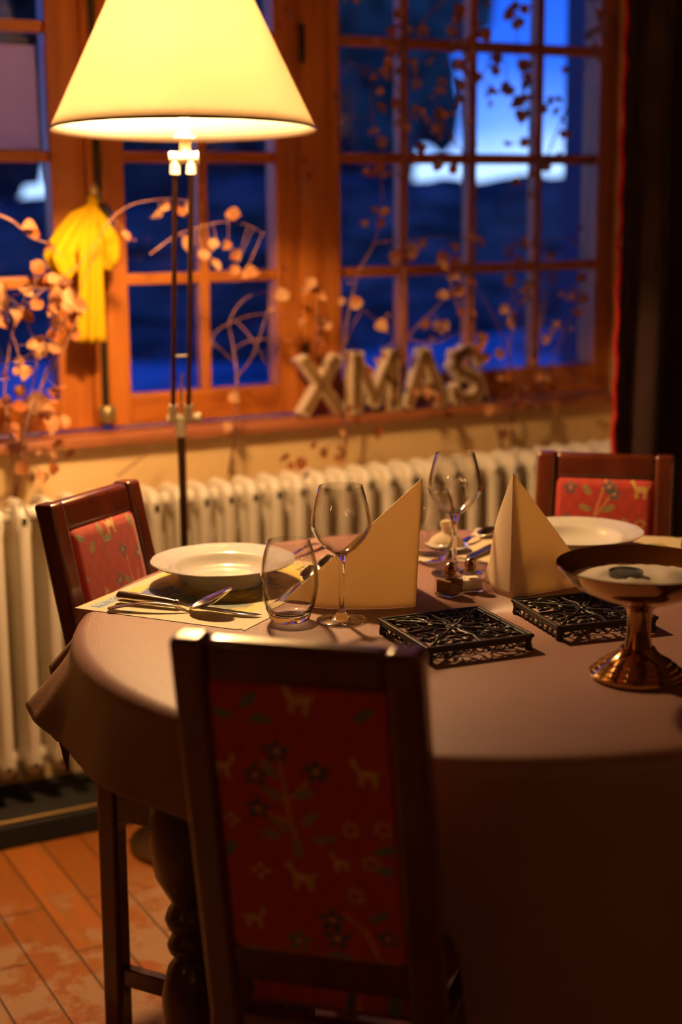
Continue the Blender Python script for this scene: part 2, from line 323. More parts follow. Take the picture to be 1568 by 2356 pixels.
# ------------------------------------------------------------------ radiator
rd = wempty('radiator', WP(1.5, 3.30, ZFL), label='long cream cast iron column radiator under the window', cat='radiator')
PT = .0625; RN0, RN1 = 3.245, 3.375
def section(s):
    mb = MB(); w_ = .0150
    for k in range(3):                                  # three flat columns one behind the other
        n = RN0 + .0205 + k*.0445
        mb.grid(16, 2, lambda i, j: WP(s+w_*math.copysign(abs(math.cos(2*PI*i/16))**.7, math.cos(2*PI*i/16)), n+.0205*math.copysign(abs(math.sin(2*PI*i/16))**.6, math.sin(2*PI*i/16)), (.165, .72)[j]), True)
    nn = 20; dz = lambda u: .5*(abs(2*u-1))**3.2          # headers, their outer edge rounded off at front and back
    for sg, zo, zi in ((1, .772, .685), (-1, .125, .205)):
        mb.grid(16, nn, lambda i, j: (lambda u, c, q: WP(s+w_*1.12*math.copysign(abs(c)**.6, c)*(.35 if j in (0, nn-1) else 1),
             RN0+(RN1-RN0)*u, (zo+zi)/2+((zo-zi)/2)*(q*sg)*sg*(1-.0*u)-(zo-zi)*.36*(abs(2*u-1)**5)*max(0, q)*1.0))(j/(nn-1), math.cos(2*PI*i/16), math.sin(2*PI*i/16)), True)
    for z in (.735, .165): mb.tube([WP(s-.034, RN0+.065, z), WP(s+.034, RN0+.065, z)], .020, 12)
    return mb
o0 = None; s0 = .863-.0165+.005 - 5*PT; NSEC = 34
base_sec = section(s0).build('section', 'radiator_enamel', rd, smooth=True, angle=50)
for k in range(1, NSEC):
    c = base_sec.copy(); S.collection.objects.link(c); c.location = WX*(k*PT*K)
for sf in (.70, 1.75, 2.5):
    mb = MB(); wbox(mb, sf-.015, sf+.015, RN0+.03, RN1-.03, ZFL+.053, .140); mb.build('foot', 'shade_and_foot_black', rd)

# ------------------------------------------------------------------ floor lamp
LX, LY = -.338*K, 3.2*K
lz = lambda z: CAMZ + K*(z-CAMZ)
lamp = wempty('floor_lamp', (LX, LY, FZ), label='tall floor lamp with a lit cream cone shade on twin dark rods, by the radiator', cat='lamp')
mb = MB(); mb.lathe([(0, 0), (.150, 0), (.153, .004), (.153, .016), (.146, .022), (.05, .030), (.018, .040), (.012, .06), (0, .06)], 64, (LX, LY, FZ)); mb.build('base', 'bronze', lamp, smooth=True)
mb = MB(); mb.tube([(LX, LY, FZ+.03), (LX, LY, lz(.945))], .0095, 16); mb.build('pole', 'bronze', lamp, smooth=True)
TL = Vector((.020*K, 0, 0))                       # lean of the upper half
KT = .94                                           # the twin-rod arm leans out over the table: its top is nearer the viewer
CAMP = Vector((0, 0, CAMZ))
def lp(dx, z, dy=0):
    p = Vector((LX, LY, lz(z))) + Vector((dx, dy, 0)) + TL*((z-.97)/.53); k = 1-(1-KT)*min(1, max(0, (z-.975)/.50))
    return CAMP + (p-CAMP)*k
mb = MB(); mb.tube([lp(0, .935), lp(0, .972)], [.0125, .0145], 16); mb.tube([lp(-.030, .972), lp(.034, .974)], .0105, 14); mb.tube([lp(.034, .974), lp(.046, .974)], .014, 14)
for q in (-.018, .018): mb.tube([lp(q, .970), lp(q, 1.002)], [.012, .010], 14)
mb.build('lower_joint', 'ivory_fitting', lamp, smooth=True)
for q in (-.018, .018):
    mb = MB(); mb.tube([lp(q, .985), lp(q, 1.490)], .0058, 12); mb.build('rod', 'bronze', lamp, smooth=True)
mb = MB(); mb.tube([lp(-.016, 1.105), lp(.016, 1.107)], .0028, 8); mb.build('spacer', 'ivory_fitting', lamp, smooth=True)
mb = MB(); mb.tube([lp(0, .975), lp(.001, 1.07)], .0030, 8); mb.build('pin', 'silver', lamp, smooth=True)
mb = MB()
for q in (-.018, .018): mb.tube([lp(q, 1.479), lp(q, 1.512)], .0115, 14)
mb.tube([lp(-.030, 1.512), lp(.034, 1.512)], .0125, 14); mb.tube([lp(.004, 1.512), lp(.004, 1.545)], .0125, 14); mb.tube([lp(.002, 1.545), lp(.002, 1.552), lp(.002, 1.558)], [.018, .022, .018], 16); mb.tube([lp(.002, 1.558), lp(.002, 1.70)], .011, 14)
mb.build('upper_joint', 'ivory_fitting', lamp, smooth=True)
SC = lp(.004, 1.56); SC.x = (LX + .0235*K)*KT; lz = lambda z: CAMZ + K*KT*(z-CAMZ)
def shade_r(z): return (.2705 - .482*(z-1.566))*K*KT
mb = MB(); prof = [(shade_r(1.566+i*.036), lz(1.566+i*.036)-SC.z) for i in range(13)]
mb.T = Matrix.Translation(SC) @ Matrix.Rotation(math.radians(-2.7), 4, 'X'); mb.lathe(prof, 96); mb.build('lamp_shade', 'shade_paper', lamp, smooth=True, solid=.0012)
mb = MB(); r0 = shade_r(1.566); zz = lz(1.5665)-SC.z; mb.T = Matrix.Translation(SC) @ Matrix.Rotation(math.radians(-2.7), 4, 'X'); mb.lathe([(r0-.0016, zz-.0012), (r0+.0010, zz-.0012), (r0-.0002, zz+.0035), (r0-.0022, zz+.0035), (r0-.0016, zz-.0012)], 96)
mb.build('shade_rim', 'bronze', lamp, smooth=True)
mb = MB()                                            # the spider that carries the shade
zt = lz(1.95)
for k in range(3): a = 2*PI*k/3; mb.tube([(SC.x, SC.y, zt), (SC.x+math.cos(a)*shade_r(1.95), SC.y+math.sin(a)*shade_r(1.95), zt)], .002, 6)
mb.tube([(SC.x, SC.y, lz(1.70)), (SC.x, SC.y, zt)], .004, 8)
mb.build('shade_carrier', 'ivory_fitting', lamp)
bz = lz(SHADE_SPOT_Z)
mb = MB(); mb.lathe([(0, -.036), (.02, -.032), (.034, -.012), (.036, .006), (.028, .026), (.014, .040), (0, .042)], 24, (SC.x+.055, SC.y-.02, bz)); mb.build('bulb', 'bulb_glass', lamp, smooth=True)
pl = bpy.data.lights.new('lamp_light', 'POINT'); pl.energy = LAMP_W; pl.color = LAMP_COL; pl.shadow_soft_size = .045
po = bpy.data.objects.new('lamp_light', pl); S.collection.objects.link(po); po.parent = lamp; po.location = Vector((SC.x+.01, SC.y-.05, bz))-Vector(lamp.location)

# small wall lamps at the other end of the room
WLB = ('on the back wall, left', 'in the middle of the back wall', 'on the back wall, right', 'on the right wall nearer the table', 'on the right wall farther back', 'on the left wall')
for i, (s, n, z) in enumerate(((-1.0, NB+.10, 1.75), (.9, NB+.10, 1.75), (2.6, NB+.10, 1.75), (SR-.10, .2, 1.75), (SR-.10, -1.4, 1.75), (SL+.10, .6, 1.75))):
    q = WP(s, n, z); sc = wempty('wall_lamp', q, label='small wall lamp behind the viewer '+WLB[i], cat='lamp', group='wall lamps behind the viewer')
    mb = MB(); mb.lathe([(0, -.05), (.012, -.05), (.012, -.02), (.035, 0), (.035, .01), (0, .01)], 20, q)
    wall = WN*(-.1*K) if n < 0 and s < SR-.2 and s > SL+.2 else (WX*(.1*K) if s > 0 else WX*(-.1*K))
    mb.tube([q+Vector((0, 0, -.04)), q+wall+Vector((0, 0, -.04))], .006, 8); mb.build('bracket', 'brass_handle', sc, smooth=True)
    mb = MB(); mb.lathe([(0, .0), (.02, .01), (.028, .035), (.022, .06), (0, .075)], 20, q); mb.build('bulb', 'sconce_bulb', sc, smooth=True)
    l = bpy.data.lights.new('wall_lamp_light', 'POINT'); l.energy = SCONCE_W; l.color = (1, .5, .2); l.shadow_soft_size = .03
    lo = bpy.data.objects.new('wall_lamp_light', l); S.collection.objects.link(lo); lo.parent = sc; lo.location = (0, 0, .11)

fl = wempty('string_of_lights', WP(.5, NB+.06, 2.0), label='string of small amber lights along the back wall behind the viewer', cat='string lights')
cd = []
for k in range(15):
    s_ = -1.6+.33*k; q = WP(s_, NB+.07, 2.02-.07*abs(math.sin(k*PI/4))); cd.append(q)
    mb = MB(); mb.lathe([(0, -.025), (.012, -.015), (.014, 0), (.010, .014), (0, .018)], 12, q); mb.build('bulb', 'sconce_bulb', fl, smooth=True)
mb = MB(); mb.tube([q+Vector((0, 0, .02)) for q in cd], .003, 6); mb.build('cable', 'iron_bolt', fl, smooth=True)

# ------------------------------------------------------------------ table and cloth
TX, TY, TR, TZ = .233, 2.443, .674, .75
tb = wempty('dining_table', (TX, TY, FZ), label='round dark wooden dining table under the brown cloth', cat='table')
mb = MB(); mb.lathe([(0, .720), (TR-.04, .700), (TR-.016, .706), (TR-.010, .720), (TR-.016, .736), (TR-.030, .7475), (0, .7475)], 96, (TX, TY, 0)); mb.build('tabletop', 'table_wood', tb, smooth=True)
mb = MB(); mb.lathe([(TR-.10, .64), (TR-.08, .64), (TR-.08, .72), (TR-.10, .72), (TR-.10, .64)], 64, (TX, TY, 0)); mb.build('apron', 'table_wood', tb, smooth=True)
LP = [(0, FZ), (.022, FZ), (.026, FZ+.02), (.018, FZ+.06), (.030, .10), (.044, .22), (.046, .29), (.036, .335), (.024, .352), (.033, .362), (.036, .372), (.030, .384), (.026, .390), (.034, .400), (.038, .412), (.034, .424), (.026, .436), (.034, .450), (.050, .48), (.056, .53), (.056, .57), (.048, .62), (.036, .66), (.036, .70), (0, .70)]
for az in (221.8, 311.8, 41.8, 131.8):
    a = math.radians(az); mb = MB(); mb.lathe(LP, 28, (TX+.628*math.cos(a)*.97, TY+.628*math.sin(a)*.97, 0)); mb.build('leg', 'table_wood', tb, smooth=True, angle=60)
HEM = [(0, .50, .02), (20, .60, .03), (45, .62, .02), (60, .60, .03), (78, .50, .03), (90, .52, .02), (110, .60, .03), (130, .63, .02), (150, .645, .012), (160, .65, .012), (168, .645, .035), (174, .640, .066), (178, .56, .03), (181, .48, .03), (184, .55, .035),
       (189, .640, .070), (193, .632, .060), (200, .617, .035), (210, .612, .022), (220, .615, .030), (232, .620, .022), (245, .61, .012), (258, .60, .002), (262, .50, .0), (265.5, .16, .0), (269, .0, .004), (275, -.04, .02), (283, -.06, .04), (290, -.04, .02), (298, .0, .045), (304, .20, .03), (311, .50, .03), (318, .60, .03), (330, .62, .03), (345, .56, .04), (360, .50, .02)]
def hem(az):
    for a, b in zip(HEM, HEM[1:]):
        if a[0] <= az <= b[0]:
            t = (az-a[0])/(b[0]-a[0]); t = t*t*(3-2*t); return a[1]+(b[1]-a[1])*t, a[2]+(b[2]-a[2])*t
NT = 480; rows = [('c', r) for r in (.0004, .2, .4, .55, .62)] + [('e', t) for t in (0, .2, .4, .6, .8, 1)] + [('h', (t+1)/14) for t in range(14)]
def cl(i, j):
    az = 360*i/NT; a = math.radians(az); kd, t = rows[j]; hz, dr = hem(az)
    er = .026
    if kd == 'c': r, z = t, TZ
    elif kd == 'e': r, z = TR-er+er*math.sin(t*PI/2)*1.04, TZ-er+er*math.cos(t*PI/2)
    else:
        z = (TZ-er) + (hz-(TZ-er))*t; drop = (TZ-er-z)
        r = TR+.001 + dr*min(1, t)**1.1 + .006*math.sin(a*17+1.3)*t
    return (TX+r*math.cos(a), TY+r*math.sin(a), z)
mb = MB(); mb.grid(NT, len(rows), cl, True)
tag(mb.build('tablecloth', 'table_leather', smooth=True, angle=80, solid=.0015, off=1), 'brown leather-like cloth draped over the round dining table', 'tablecloth')

# ------------------------------------------------------------------ tapestry pattern (colour of the weave itself)
RED = np.array((.47, .034, .015)); YEL = np.array((.66, .42, .12)); GRN = np.array((.13, .17, .10)); OLV = np.array((.34, .26, .07)); BLU = np.array((.07, .10, .10)); STM = np.array((.58, .25, .08))
def paint(U, V, variant='tree'):                                       # U 0..1 from left, V 0..1 from top, aspect .2 x .36
    C = np.empty(U.shape+(3,)); C[:] = RED; A = .56
    def ell(u, v, a, b, ang, col):
        c, s_ = math.cos(ang), math.sin(ang); x = (U-u)*A; y = V-v; p = x*c+y*s_; q = -x*s_+y*c
        C[(p/a)**2+(q/b)**2 < 1] = col
    def seg(u0, v0, u1, v1, wd, col):
        x0, y0, x1, y1 = u0*A, v0, u1*A, v1; dx, dy = x1-x0, y1-y0; L = dx*dx+dy*dy
        t = np.clip(((U*A-x0)*dx+(V-y0)*dy)/L, 0, 1); C[np.hypot(U*A-x0-t*dx, V-y0-t*dy) < wd] = col
    def flower(u, v, s_, col, k=5, ctr=YEL):
        for i in range(k): a = 2*PI*i/k-PI/2; ell(u+math.cos(a)*s_/A, v+math.sin(a)*s_, s_*.62, s_*.42, a, col)
        ell(u, v, s_*.3, s_*.3, 0, ctr)
    def ring(u, v, s_):
        for i in range(7): a = 2*PI*i/7; ell(u+math.cos(a)*s_/A, v+math.sin(a)*s_, s_*.36, s_*.3, a, YEL*.9)
    def leaf(u, v, a, l=.035, col=OLV): ell(u, v, l, l*.42, a, col); seg(u-math.cos(a)*l*.8/A, v-math.sin(a)*l*.8, u+math.cos(a)*l*.8/A, v+math.sin(a)*l*.8, .003, GRN)
    def beast(u, v, s_, f=1, col=YEL*.95):
        ell(u, v, s_*.9, s_*.42, 0, col); seg(u+f*s_*.7/A, v-s_*.1, u+f*s_*1.1/A, v-s_*.95, s_*.2, col); ell(u+f*s_*1.25/A, v-s_*1.05, s_*.32, s_*.2, .3*f, col)
        seg(u+f*s_*1.1/A, v-s_*1.1, u+f*s_*1.0/A, v-s_*1.55, s_*.07, col)
        for q in (-.7, -.45, .45, .7): seg(u+q*s_/A, v+s_*.2, u+(q+.1*f)*s_/A, v+s_*1.15, s_*.1, col)
        seg(u-f*s_*.8/A, v-s_*.1, u-f*s_*1.1/A, v-s_*.5, s_*.09, col)
    if variant == 'plant':
        for q in ((.42, .46, .42, .20), (.42, .20, .52, .0), (.42, .22, .60, .07), (.42, .30, .20, .26), (.43, .36, .62, .26)): seg(*q, .006, STM)
        for u, v in ((.17, .06), (.55, .05), (.14, .24), (.60, .09)): flower(u, v, .024, BLU)
        for u, v, a in ((.33, .07, .9), (.55, .17, -.4), (.32, .17, .3), (.60, .27, -.8), (.34, .29, .8), (.28, .37, -.2), (.60, .36, -.1)): leaf(u, v, a, .036)
        beast(.86, .06, .040, -1); ring(.70, .25, .022); ring(.86, .25, .022); seg(.86, .28, .85, .45, .005, GRN); seg(.74, .29, .85, .38, .004, GRN); leaf(.72, .38, -.2, .03, GRN*1.1); flower(.93, .38, .018, YEL, 5, RED)
    elif variant == 'deer':
        beast(.58, .035, .040, 1)
        for u, v, a in ((.12, .06, .5), (.26, .12, -.9), (.42, .05, 1.4), (.50, .10, -.1), (.88, .05, 1.3)): leaf(u, v, a, .038)
        seg(.43, .09, .44, .22, .003, BLU); beast(.22, .40, .050, 1, YEL*.85); leaf(.10, .26, 1.2, .02, YEL*.8)
        seg(.72, .22, .74, .52, .005, STM); seg(.74, .50, .84, .30, .005, STM); seg(.72, .42, .55, .34, .004, STM)
        for u, v in ((.68, .18), (.90, .22), (.55, .32), (.60, .44)): flower(u, v, .024, BLU, 4)
        for u, v, a in ((.66, .33, 1.0), (.80, .42, -1.0), (.68, .48, .8)): leaf(u, v, a, .032)
    else:
        seg(.44, .55, .40, .40, .007, STM); seg(.40, .40, .38, .24, .006, STM); seg(.40, .40, .56, .31, .005, STM); seg(.41, .42, .26, .34, .005, STM); seg(.42, .48, .26, .45, .005, STM)
        for u, v in ((.37, .23), (.58, .29), (.24, .32), (.24, .44)): flower(u, v, .026, BLU)
        for u, v, a in ((.50, .37, -.3), (.33, .38, .6), (.52, .46, -.8), (.36, .49, .7), (.30, .53, .1), (.60, .53, -.2), (.32, .29, 1.0), (.44, .57, 1.5)): leaf(u, v, a)
        for u, v, a in ((.08, .11, .2), (.24, .06, -.8), (.30, .12, .1), (.86, .08, -.7), (.92, .55, -.3), (.90, .62, .2), (.86, .80, -.6), (.06, .60, -1), (.62, .97, .2)): leaf(u, v, a, .036, GRN*1.2)
        beast(.52, .045, .040, -1); beast(.05, .30, .034, 1); beast(.86, .28, .036, -1); beast(.46, .68, .038, -1); beast(.68, .61, .026, -1); beast(.15, .86, .032, 1)
        flower(.22, .67, .020, YEL, 4, RED); flower(.08, .49, .018, YEL*.8, 4, RED)
        for u, v in ((.74, .485), (.92, .47), (.84, .60), (.74, .73)): ring(u, v, .022)
        seg(.86, .99, .78, .86, .006, STM); seg(.78, .86, .66, .80, .005, STM); flower(.60, .83, .028, BLU); flower(.62, .90, .028, BLU); flower(.40, .93, .026, GRN*1.2); flower(.90, .88, .024, BLU)
    C *= (1+.10*np.sin(V*900)*np.sin(U*500))[..., None]
    return np.clip(C, 0, 1)
def set_attr(o, cols):
    at_ = o.data.color_attributes.new('pattern', 'FLOAT_COLOR', 'POINT'); a = np.ones((len(cols), 4), np.float32); a[:, :3] = cols; at_.data.foreach_set('color', a.ravel())

# ------------------------------------------------------------------ dining chairs
def make_chair():
    root = empty('dining_chair', (0, 0, 0))
    H, ZS = 1.018, .50
    def yb(z): return -.17 if z < ZS else -.17-.115*(z-ZS)/(H-ZS)
    def xb(z): return .133-.004*(z/ZS) if z < ZS else .129-.006*(z-ZS)/(H-ZS)
    for sx_ in (-1, 1):
        mb = MB(); t = .0205
        mb.grid(4, 9, lambda i, j: (lambda z: (sx_*xb(z)+((-t, t, t, -t)[i]), yb(z)+((-t, -t, t, t)[i]), z-(.0028 if j == 8 and i < 2 else 0)))((0, .2, .4, ZS, .62, .75, .88, 1.0, H)[j]), True)
        n = 36; mb.f.append((3, 2, 1, 0)); mb.f.append((n-4, n-3, n-2, n-1))
        mb.build('back_post', 'chair_wood', root, smooth=True, angle=30, bevel=.008, bseg=4)
        mb = MB(); mb.box(sx_*.146-.0185, sx_*.146+.0185, .155, .192, 0, ZS-.002); mb.build('front_leg', 'chair_wood', root, bevel=.004)
        mb = MB(); mb.bar((sx_*.132, -.152, ZS-.030), (sx_*.146, .157, ZS-.030), .022, .058); mb.build('seat_rail', 'chair_wood', root, bevel=.003)
        mb = MB(); mb.bar((sx_*.132, -.152, .130), (sx_*.146, .157, .130), .022, .036); mb.build('side_stretcher', 'chair_wood', root, bevel=.003)
    mb = MB(); mb.bar((-.14, .172, ZS-.03), (.14, .172, ZS-.03), .022, .058); mb.build('front_rail', 'chair_wood', root, bevel=.003)
    mb = MB(); mb.bar((-.13, -.17, ZS-.03), (.13, -.17, ZS-.03), .022, .058); mb.build('rear_rail', 'chair_wood', root, bevel=.003)
    mb = MB(); mb.bar((-.148, .01, .130), (.148, .01, .130), .022, .034); mb.build('cross_stretcher', 'chair_wood', root, bevel=.003)
    def rail(z0, z1, nm, th=.032):
        mb = MB(); x0, x1 = xb(z0)-.019, xb(z1)-.019
        vs = [(sx_*(x0 if z == z0 else x1), yb(z)+dy, z-(.0022 if z == z1 and z1 > .9 and dy < 0 else 0)) for z in (z0, z1) for dy in (-th/2, th/2) for sx_ in (-1, 1)]
        mb.add(vs, [(0, 2, 3, 1), (4, 5, 7, 6), (0, 1, 5, 4), (2, 6, 7, 3), (0, 4, 6, 2), (1, 3, 7, 5)]); return mb.build(nm, 'chair_wood', root, smooth=True, angle=30, bevel=.010 if z1 > .9 else .005, bseg=4)
    rail(.963, 1.0165, 'top_rail'); rail(.555, .606, 'lower_rail')
    Z0, Z1 = .600, .968; nu, nv = 88, 152
    us = np.linspace(0, 1, nu); vs_ = np.linspace(0, 1, nv); mb = MB(); cols = []
    for side in (1, -1):
        def fn(i, j):
            u, v = us[i], vs_[j]; z = Z1-(Z1-Z0)*v; x = (2*u-1)*(xb(z)-.0175)
            e = min(1, 10*min(u, 1-u)); f = min(1, 16*min(v, 1-v)); bu = (e*(2-e)*f*(2-f))**.5
            return (x*side, yb(z)+side*(.006+.014*bu), z)
        o_ = len(mb.v); mb.grid(nu, nv, fn)
        U, V = np.meshgrid(us, vs_); cols.append(paint(1-U, V).reshape(-1, 3))
    n1 = nu*nv; ed = [(0, i) for i in range(nu)]                 # close the edge between the two faces
    idx = lambda sd, i, j: sd*n1+j*nu+i
    for i in range(nu-1):
        for j, q in ((0, 1), (nv-1, 1)): mb.f.append((idx(0, i, j), idx(0, i+1, j), idx(1, nu-2-i, j), idx(1, nu-1-i, j)))
    for j in range(nv-1):
        for i in (0, nu-1): mb.f.append((idx(0, i, j), idx(0, i, j+1), idx(1, nu-1-i, j+1), idx(1, nu-1-i, j)))
    o = mb.build('back_cushion', 'tapestry', root, smooth=True, angle=60); set_attr(o, np.concatenate(cols))
    nu, nv = 90, 90
    us2 = np.linspace(0, 1, nu); mb = MB()
    def fs(i, j):
        u, v = us2[i], us2[j]; y = -.150+.335*(1-v); hw = .112+.044*(1-v)
        if v > .93: hw = min(hw, .107)
        e = min(1, 9*min(u, 1-u)); f = min(1, 9*min(v, 1-v)); bu = (max(0, e*(2-e))*max(0, f*(2-f)))**.5
        return ((2*u-1)*hw, y, ZS+.006+.040*bu)
    mb.grid(nu, nv, fs); U, V = np.meshgrid(us2, us2); cu = paint(U, V*.6+.2).reshape(-1, 3)
    k = len(mb.v); mb.add([(-.108, -.15, ZS), (.108, -.15, ZS), (.155, .183, ZS), (-.155, .183, ZS)], [(0, 1, 2, 3)])
    cu = np.concatenate([cu, np.tile(RED, (4, 1))])
    for i in range(nu-1):
        pass
    o = mb.build('seat_cushion', 'tapestry', root, smooth=True, angle=60); set_attr(o, cu)
    return root
chair = make_chair(); chair.location = (-.2149, 2.6629, FZ); chair.rotation_euler.z = math.radians(-116.03)
tag(chair, 'dark wooden dining chair left of the table, its red tapestry back beside the floor lamp', 'chair', 'red tapestry dining chairs')
def refabric(ch, variant):
    U, V = np.meshgrid(np.linspace(0, 1, 88), np.linspace(0, 1, 152))
    for q in S.objects:
        if q.parent is ch and q.name.startswith('back_cushion'):
            q.data = q.data.copy(); a = np.ones((2*88*152, 4), np.float32); a[:, :3] = np.concatenate([paint(1-U, V, variant).reshape(-1, 3), paint(1-U, V).reshape(-1, 3)])
            q.data.color_attributes['pattern'].data.foreach_set('color', a.ravel())
c2 = copy_tree(chair); c2.location = (.4931, 2.9021, FZ); c2.rotation_euler.z = math.radians(-194.085)
tag(c2, 'brown wooden dining chair across the table by the dark curtain, red tapestry facing us', 'chair', 'red tapestry dining chairs')
c3 = copy_tree(chair); refabric(chair, 'deer'); refabric(c2, 'plant'); c3.location = (.0282, 1.9447, FZ); c3.rotation_euler.z = math.radians(-15.81); c3.scale = (1.04,)*3
tag(c3, 'nearest dark dining chair seen from behind, its tall red tapestry back in shadow', 'chair', 'red tapestry dining chairs')

# ------------------------------------------------------------------ printed paper place mats
def fnoise(U, V, sc, seed):
    r = np.random.default_rng(seed); o = np.zeros(U.shape)
    for k in range(26):
        a = r.uniform(0, 2*PI); f = sc*r.uniform(.5, 3); o += np.sin((U*math.cos(a)+V*math.sin(a))*f+r.uniform(0, 6.3))/math.sqrt(26)
    return o
def place_mat(loc, rz, W_, D_, label, seed, logo):
    root = empty('place_mat', loc, rz, label=label, cat='place mat', group='printed paper place mats')
    nu, nv = 150, 120; us = np.linspace(0, W_, nu); vs = np.linspace(0, D_, nv); U, V = np.meshgrid(us, vs)
    C = np.empty(U.shape+(3,)); C[:] = (.60, .48, .30)
    inn = (U > .045) & (U < W_-.045) & (V > .05) & (V < D_-.045); e = fnoise(U, V, 60, seed)*.012
    inn = (U+e > .080) & (U-e < W_-.03) & (V+e > (.018 if logo else .06)) & (V-e < D_-.05)
    n1, n2 = fnoise(U, V, 22, seed+1), fnoise(U, V, 110, seed+2)
    P = np.empty_like(C); P[:] = (.34, .26, .07)
    P[(n1+.35*n2 > .25) | (V < .04)] = (.62, .47, .08); P[n1+.4*n2 < -.45] = (.10, .14, .10)
    bl = np.exp(-(((U-.15)/.050)**2+((V-.078)/.034)**2))+.30*n2*.6; P[bl > .55] = (.05, .07, .26); P[(bl > .36) & (bl <= .55)] = (.20, .25, .33)
    bl2 = np.exp(-(((U-.29)/.05)**2+((V-.20)/.04)**2))+.2*n2; P[bl2 > .6] = (.14, .17, .30)
    yl = np.exp(-(((U-.41)/.06)**2+((V-.19)/.09)**2))+.25*n2; P[yl > .62] = (.78, .62, .12)
    C[inn] = P[inn]
    if logo:
        lg = (U > .018) & (U < .115) & (V > .018) & (V < .040); C[lg] = (.10, .24, .42)
        lg = (U > .012) & (U < .022) & (V > .085) & (V < .105); C[lg] = (.12, .25, .40)
    else:
        lg = (U > .012) & (U < .14) & (V > .036) & (V < .058); C[lg] = (.30, .42, .62)
    mb = MB()
    def fn(i, j):
        u, v = us[i], vs[j]; cr_ = .028
        for cu, cv in ((cr_, cr_), (W_-cr_, cr_), (cr_, D_-cr_), (W_-cr_, D_-cr_)):
            if (u < cr_ or u > W_-cr_) and (v < cr_ or v > D_-cr_):
                if abs(u-cu) <= cr_ and abs(v-cv) <= cr_ and not (u < 2*cr_ and v < 2*cr_):
                    d = math.hypot(u-cu, v-cv)
                    if d > cr_: u, v = cu+(u-cu)*cr_/d, cv+(v-cv)*cr_/d
        return (u, v, .0009)
    mb.grid(nu, nv, fn); o = mb.build('sheet', 'printed_paper', root, solid=.0005); set_attr(o, C.reshape(-1, 3))
    return root
# left mat: corner A, long side runs away from the viewer, short side towards the middle of the table
pm1 = place_mat((-.453, 2.496, TZ+.0002), math.radians(63.9), .46, .33, 'printed paper place mat under the left soup plate, blue logo at its outer corner', 3, True)
pm1.scale = (1, -1, 1)
tx = bpy.data.curves.new('logo_text', 'FONT'); tx.body = 'METEOR'; tx.size = .0215; tx.extrude = 0; tx.align_x = 'LEFT'
to = bpy.data.objects.new('logo_tmp', tx); S.collection.objects.link(to); dg = bpy.context.evaluated_depsgraph_get(); me = bpy.data.meshes.new_from_object(to.evaluated_get(dg)); bpy.data.objects.remove(to)
me.materials.clear(); me.materials.append(M['paper_text']); o = bpy.data.objects.new('logo_lettering', me); S.collection.objects.link(o); o.parent = pm1; o.location = (.021, .0365, .0014); o.scale = (1, -1, 1); o['label'] = 'pale lettering on the blue logo'
pm2 = place_mat((.282, 3.105, TZ+.0002), math.radians(-14.1), .42, .30, 'printed paper place mat under the far soup plate with a pale blue band', 11, False)
pm2.scale = (1, -1, 1)

# ------------------------------------------------------------------ soup plates
def make_plate(R=.1225):
    root = empty('soup_plate'); mb = MB(); N = 216
    top = [(0, .0095), (.03, .0093), (.05, .0095), (.062, .011), (.072, .0155), (.079, .0225), (.0835, .0275), (.0875, .0305)]
    rimr = [.0905, .093, .0955, .098, .1005, .103, .1055, .108, .1105, .113, .1155, .118, .1205, .1225]
    def relief(r, z, t):
        s_ = r/.1225*R
        if r < .09: return s_, z
        sc = 1+.012*(abs(math.sin(6*t))**.7-.5)*(r-.09)/.0325
        u = (t*6/PI) % 2                                # alternating woven panels and bead swags
        h = 0
        if .0945 < r < .119:
            if u < 1: h = .0016*math.sin(t*66+r*700)*math.sin(t*66-r*700)
            else: h = .0016*max(0, math.cos(t*66))*max(0, 1-abs(r-.104)/.003) + .0011*max(0, 1-abs(r-.1145)/.0025)
        return s_*sc, z+h
    prof = top+[(r, .0305+(r-.0875)*.26) for r in rimr]
    prof += [(.1228, .0385), (.1215, .0372)]+[(r, .0285+(r-.0875)*.26) for r in (.115, .105, .095, .0885)]+[(.082, .0235), (.077, .012), (.068, .0045), (.066, 0), (.062, 0), (.060, .003), (0, .004)]
    mb.lathe(prof, N, (0, 0, 0), fr=relief); mb.build('dish', 'white_porcelain', root, smooth=True, angle=60); return root
p1 = make_plate(); p1.location = (-.213, 2.668, TZ+.0018); p1.scale = (1.06,)*3; tag(p1, 'white porcelain soup plate with embossed rim on the left place mat', 'plate', 'white soup plates')
p2 = copy_tree(p1); p2.location = (.455, 2.885, TZ+.0018); p2.rotation_euler.z = .6; tag(p2, 'white porcelain soup plate on the far place mat before the red chair back', 'plate', 'white soup plates')

# ------------------------------------------------------------------ glasses
def make_wine():
    root = empty('wine_glass'); flute = lambda r, z, t: (r*(1+.010*math.cos(12*t)*max(0, min(1, (z-.115)/.03))*max(0, min(1, (.205-z)/.03))), z)
    mb = MB(); out = [(.0065, .1095), (.015, .1145), (.028, .1245), (.040, .139), (.0475, .153), (.0492, .161), (.0485, .170), (.0455, .186), (.0410, .205), (.0355, .2245)]
    inn = [(r-.0012, z) for r, z in out[1:]][::-1]
    mb.lathe(out+[(.0350, .2252)]+inn[:-1]+[(.012, .1150), (0, .1135)], 96, fr=flute); mb.build('bowl', 'thin_glass', root, smooth=True, angle=60)
    mb = MB(); mb.lathe([(0, .0008), (.041, .0008), (.0420, .0018), (.0405, .0028), (.026, .0050), (.012, .0090), (.0065, .0150), (.0048, .026), (.0042, .05), (.0046, .08), (.0060, .098), (.0085, .1065), (.0105, .1120), (0, .1128)], 48)
    mb.build('stem', 'solid_glass', root, smooth=True, angle=60); return root
g1 = make_wine(); g1.location = (0, 2.405, TZ+.0008); tag(g1, 'empty stemmed wine glass in front of the left napkin', 'wine glass', 'stemmed wine glasses')
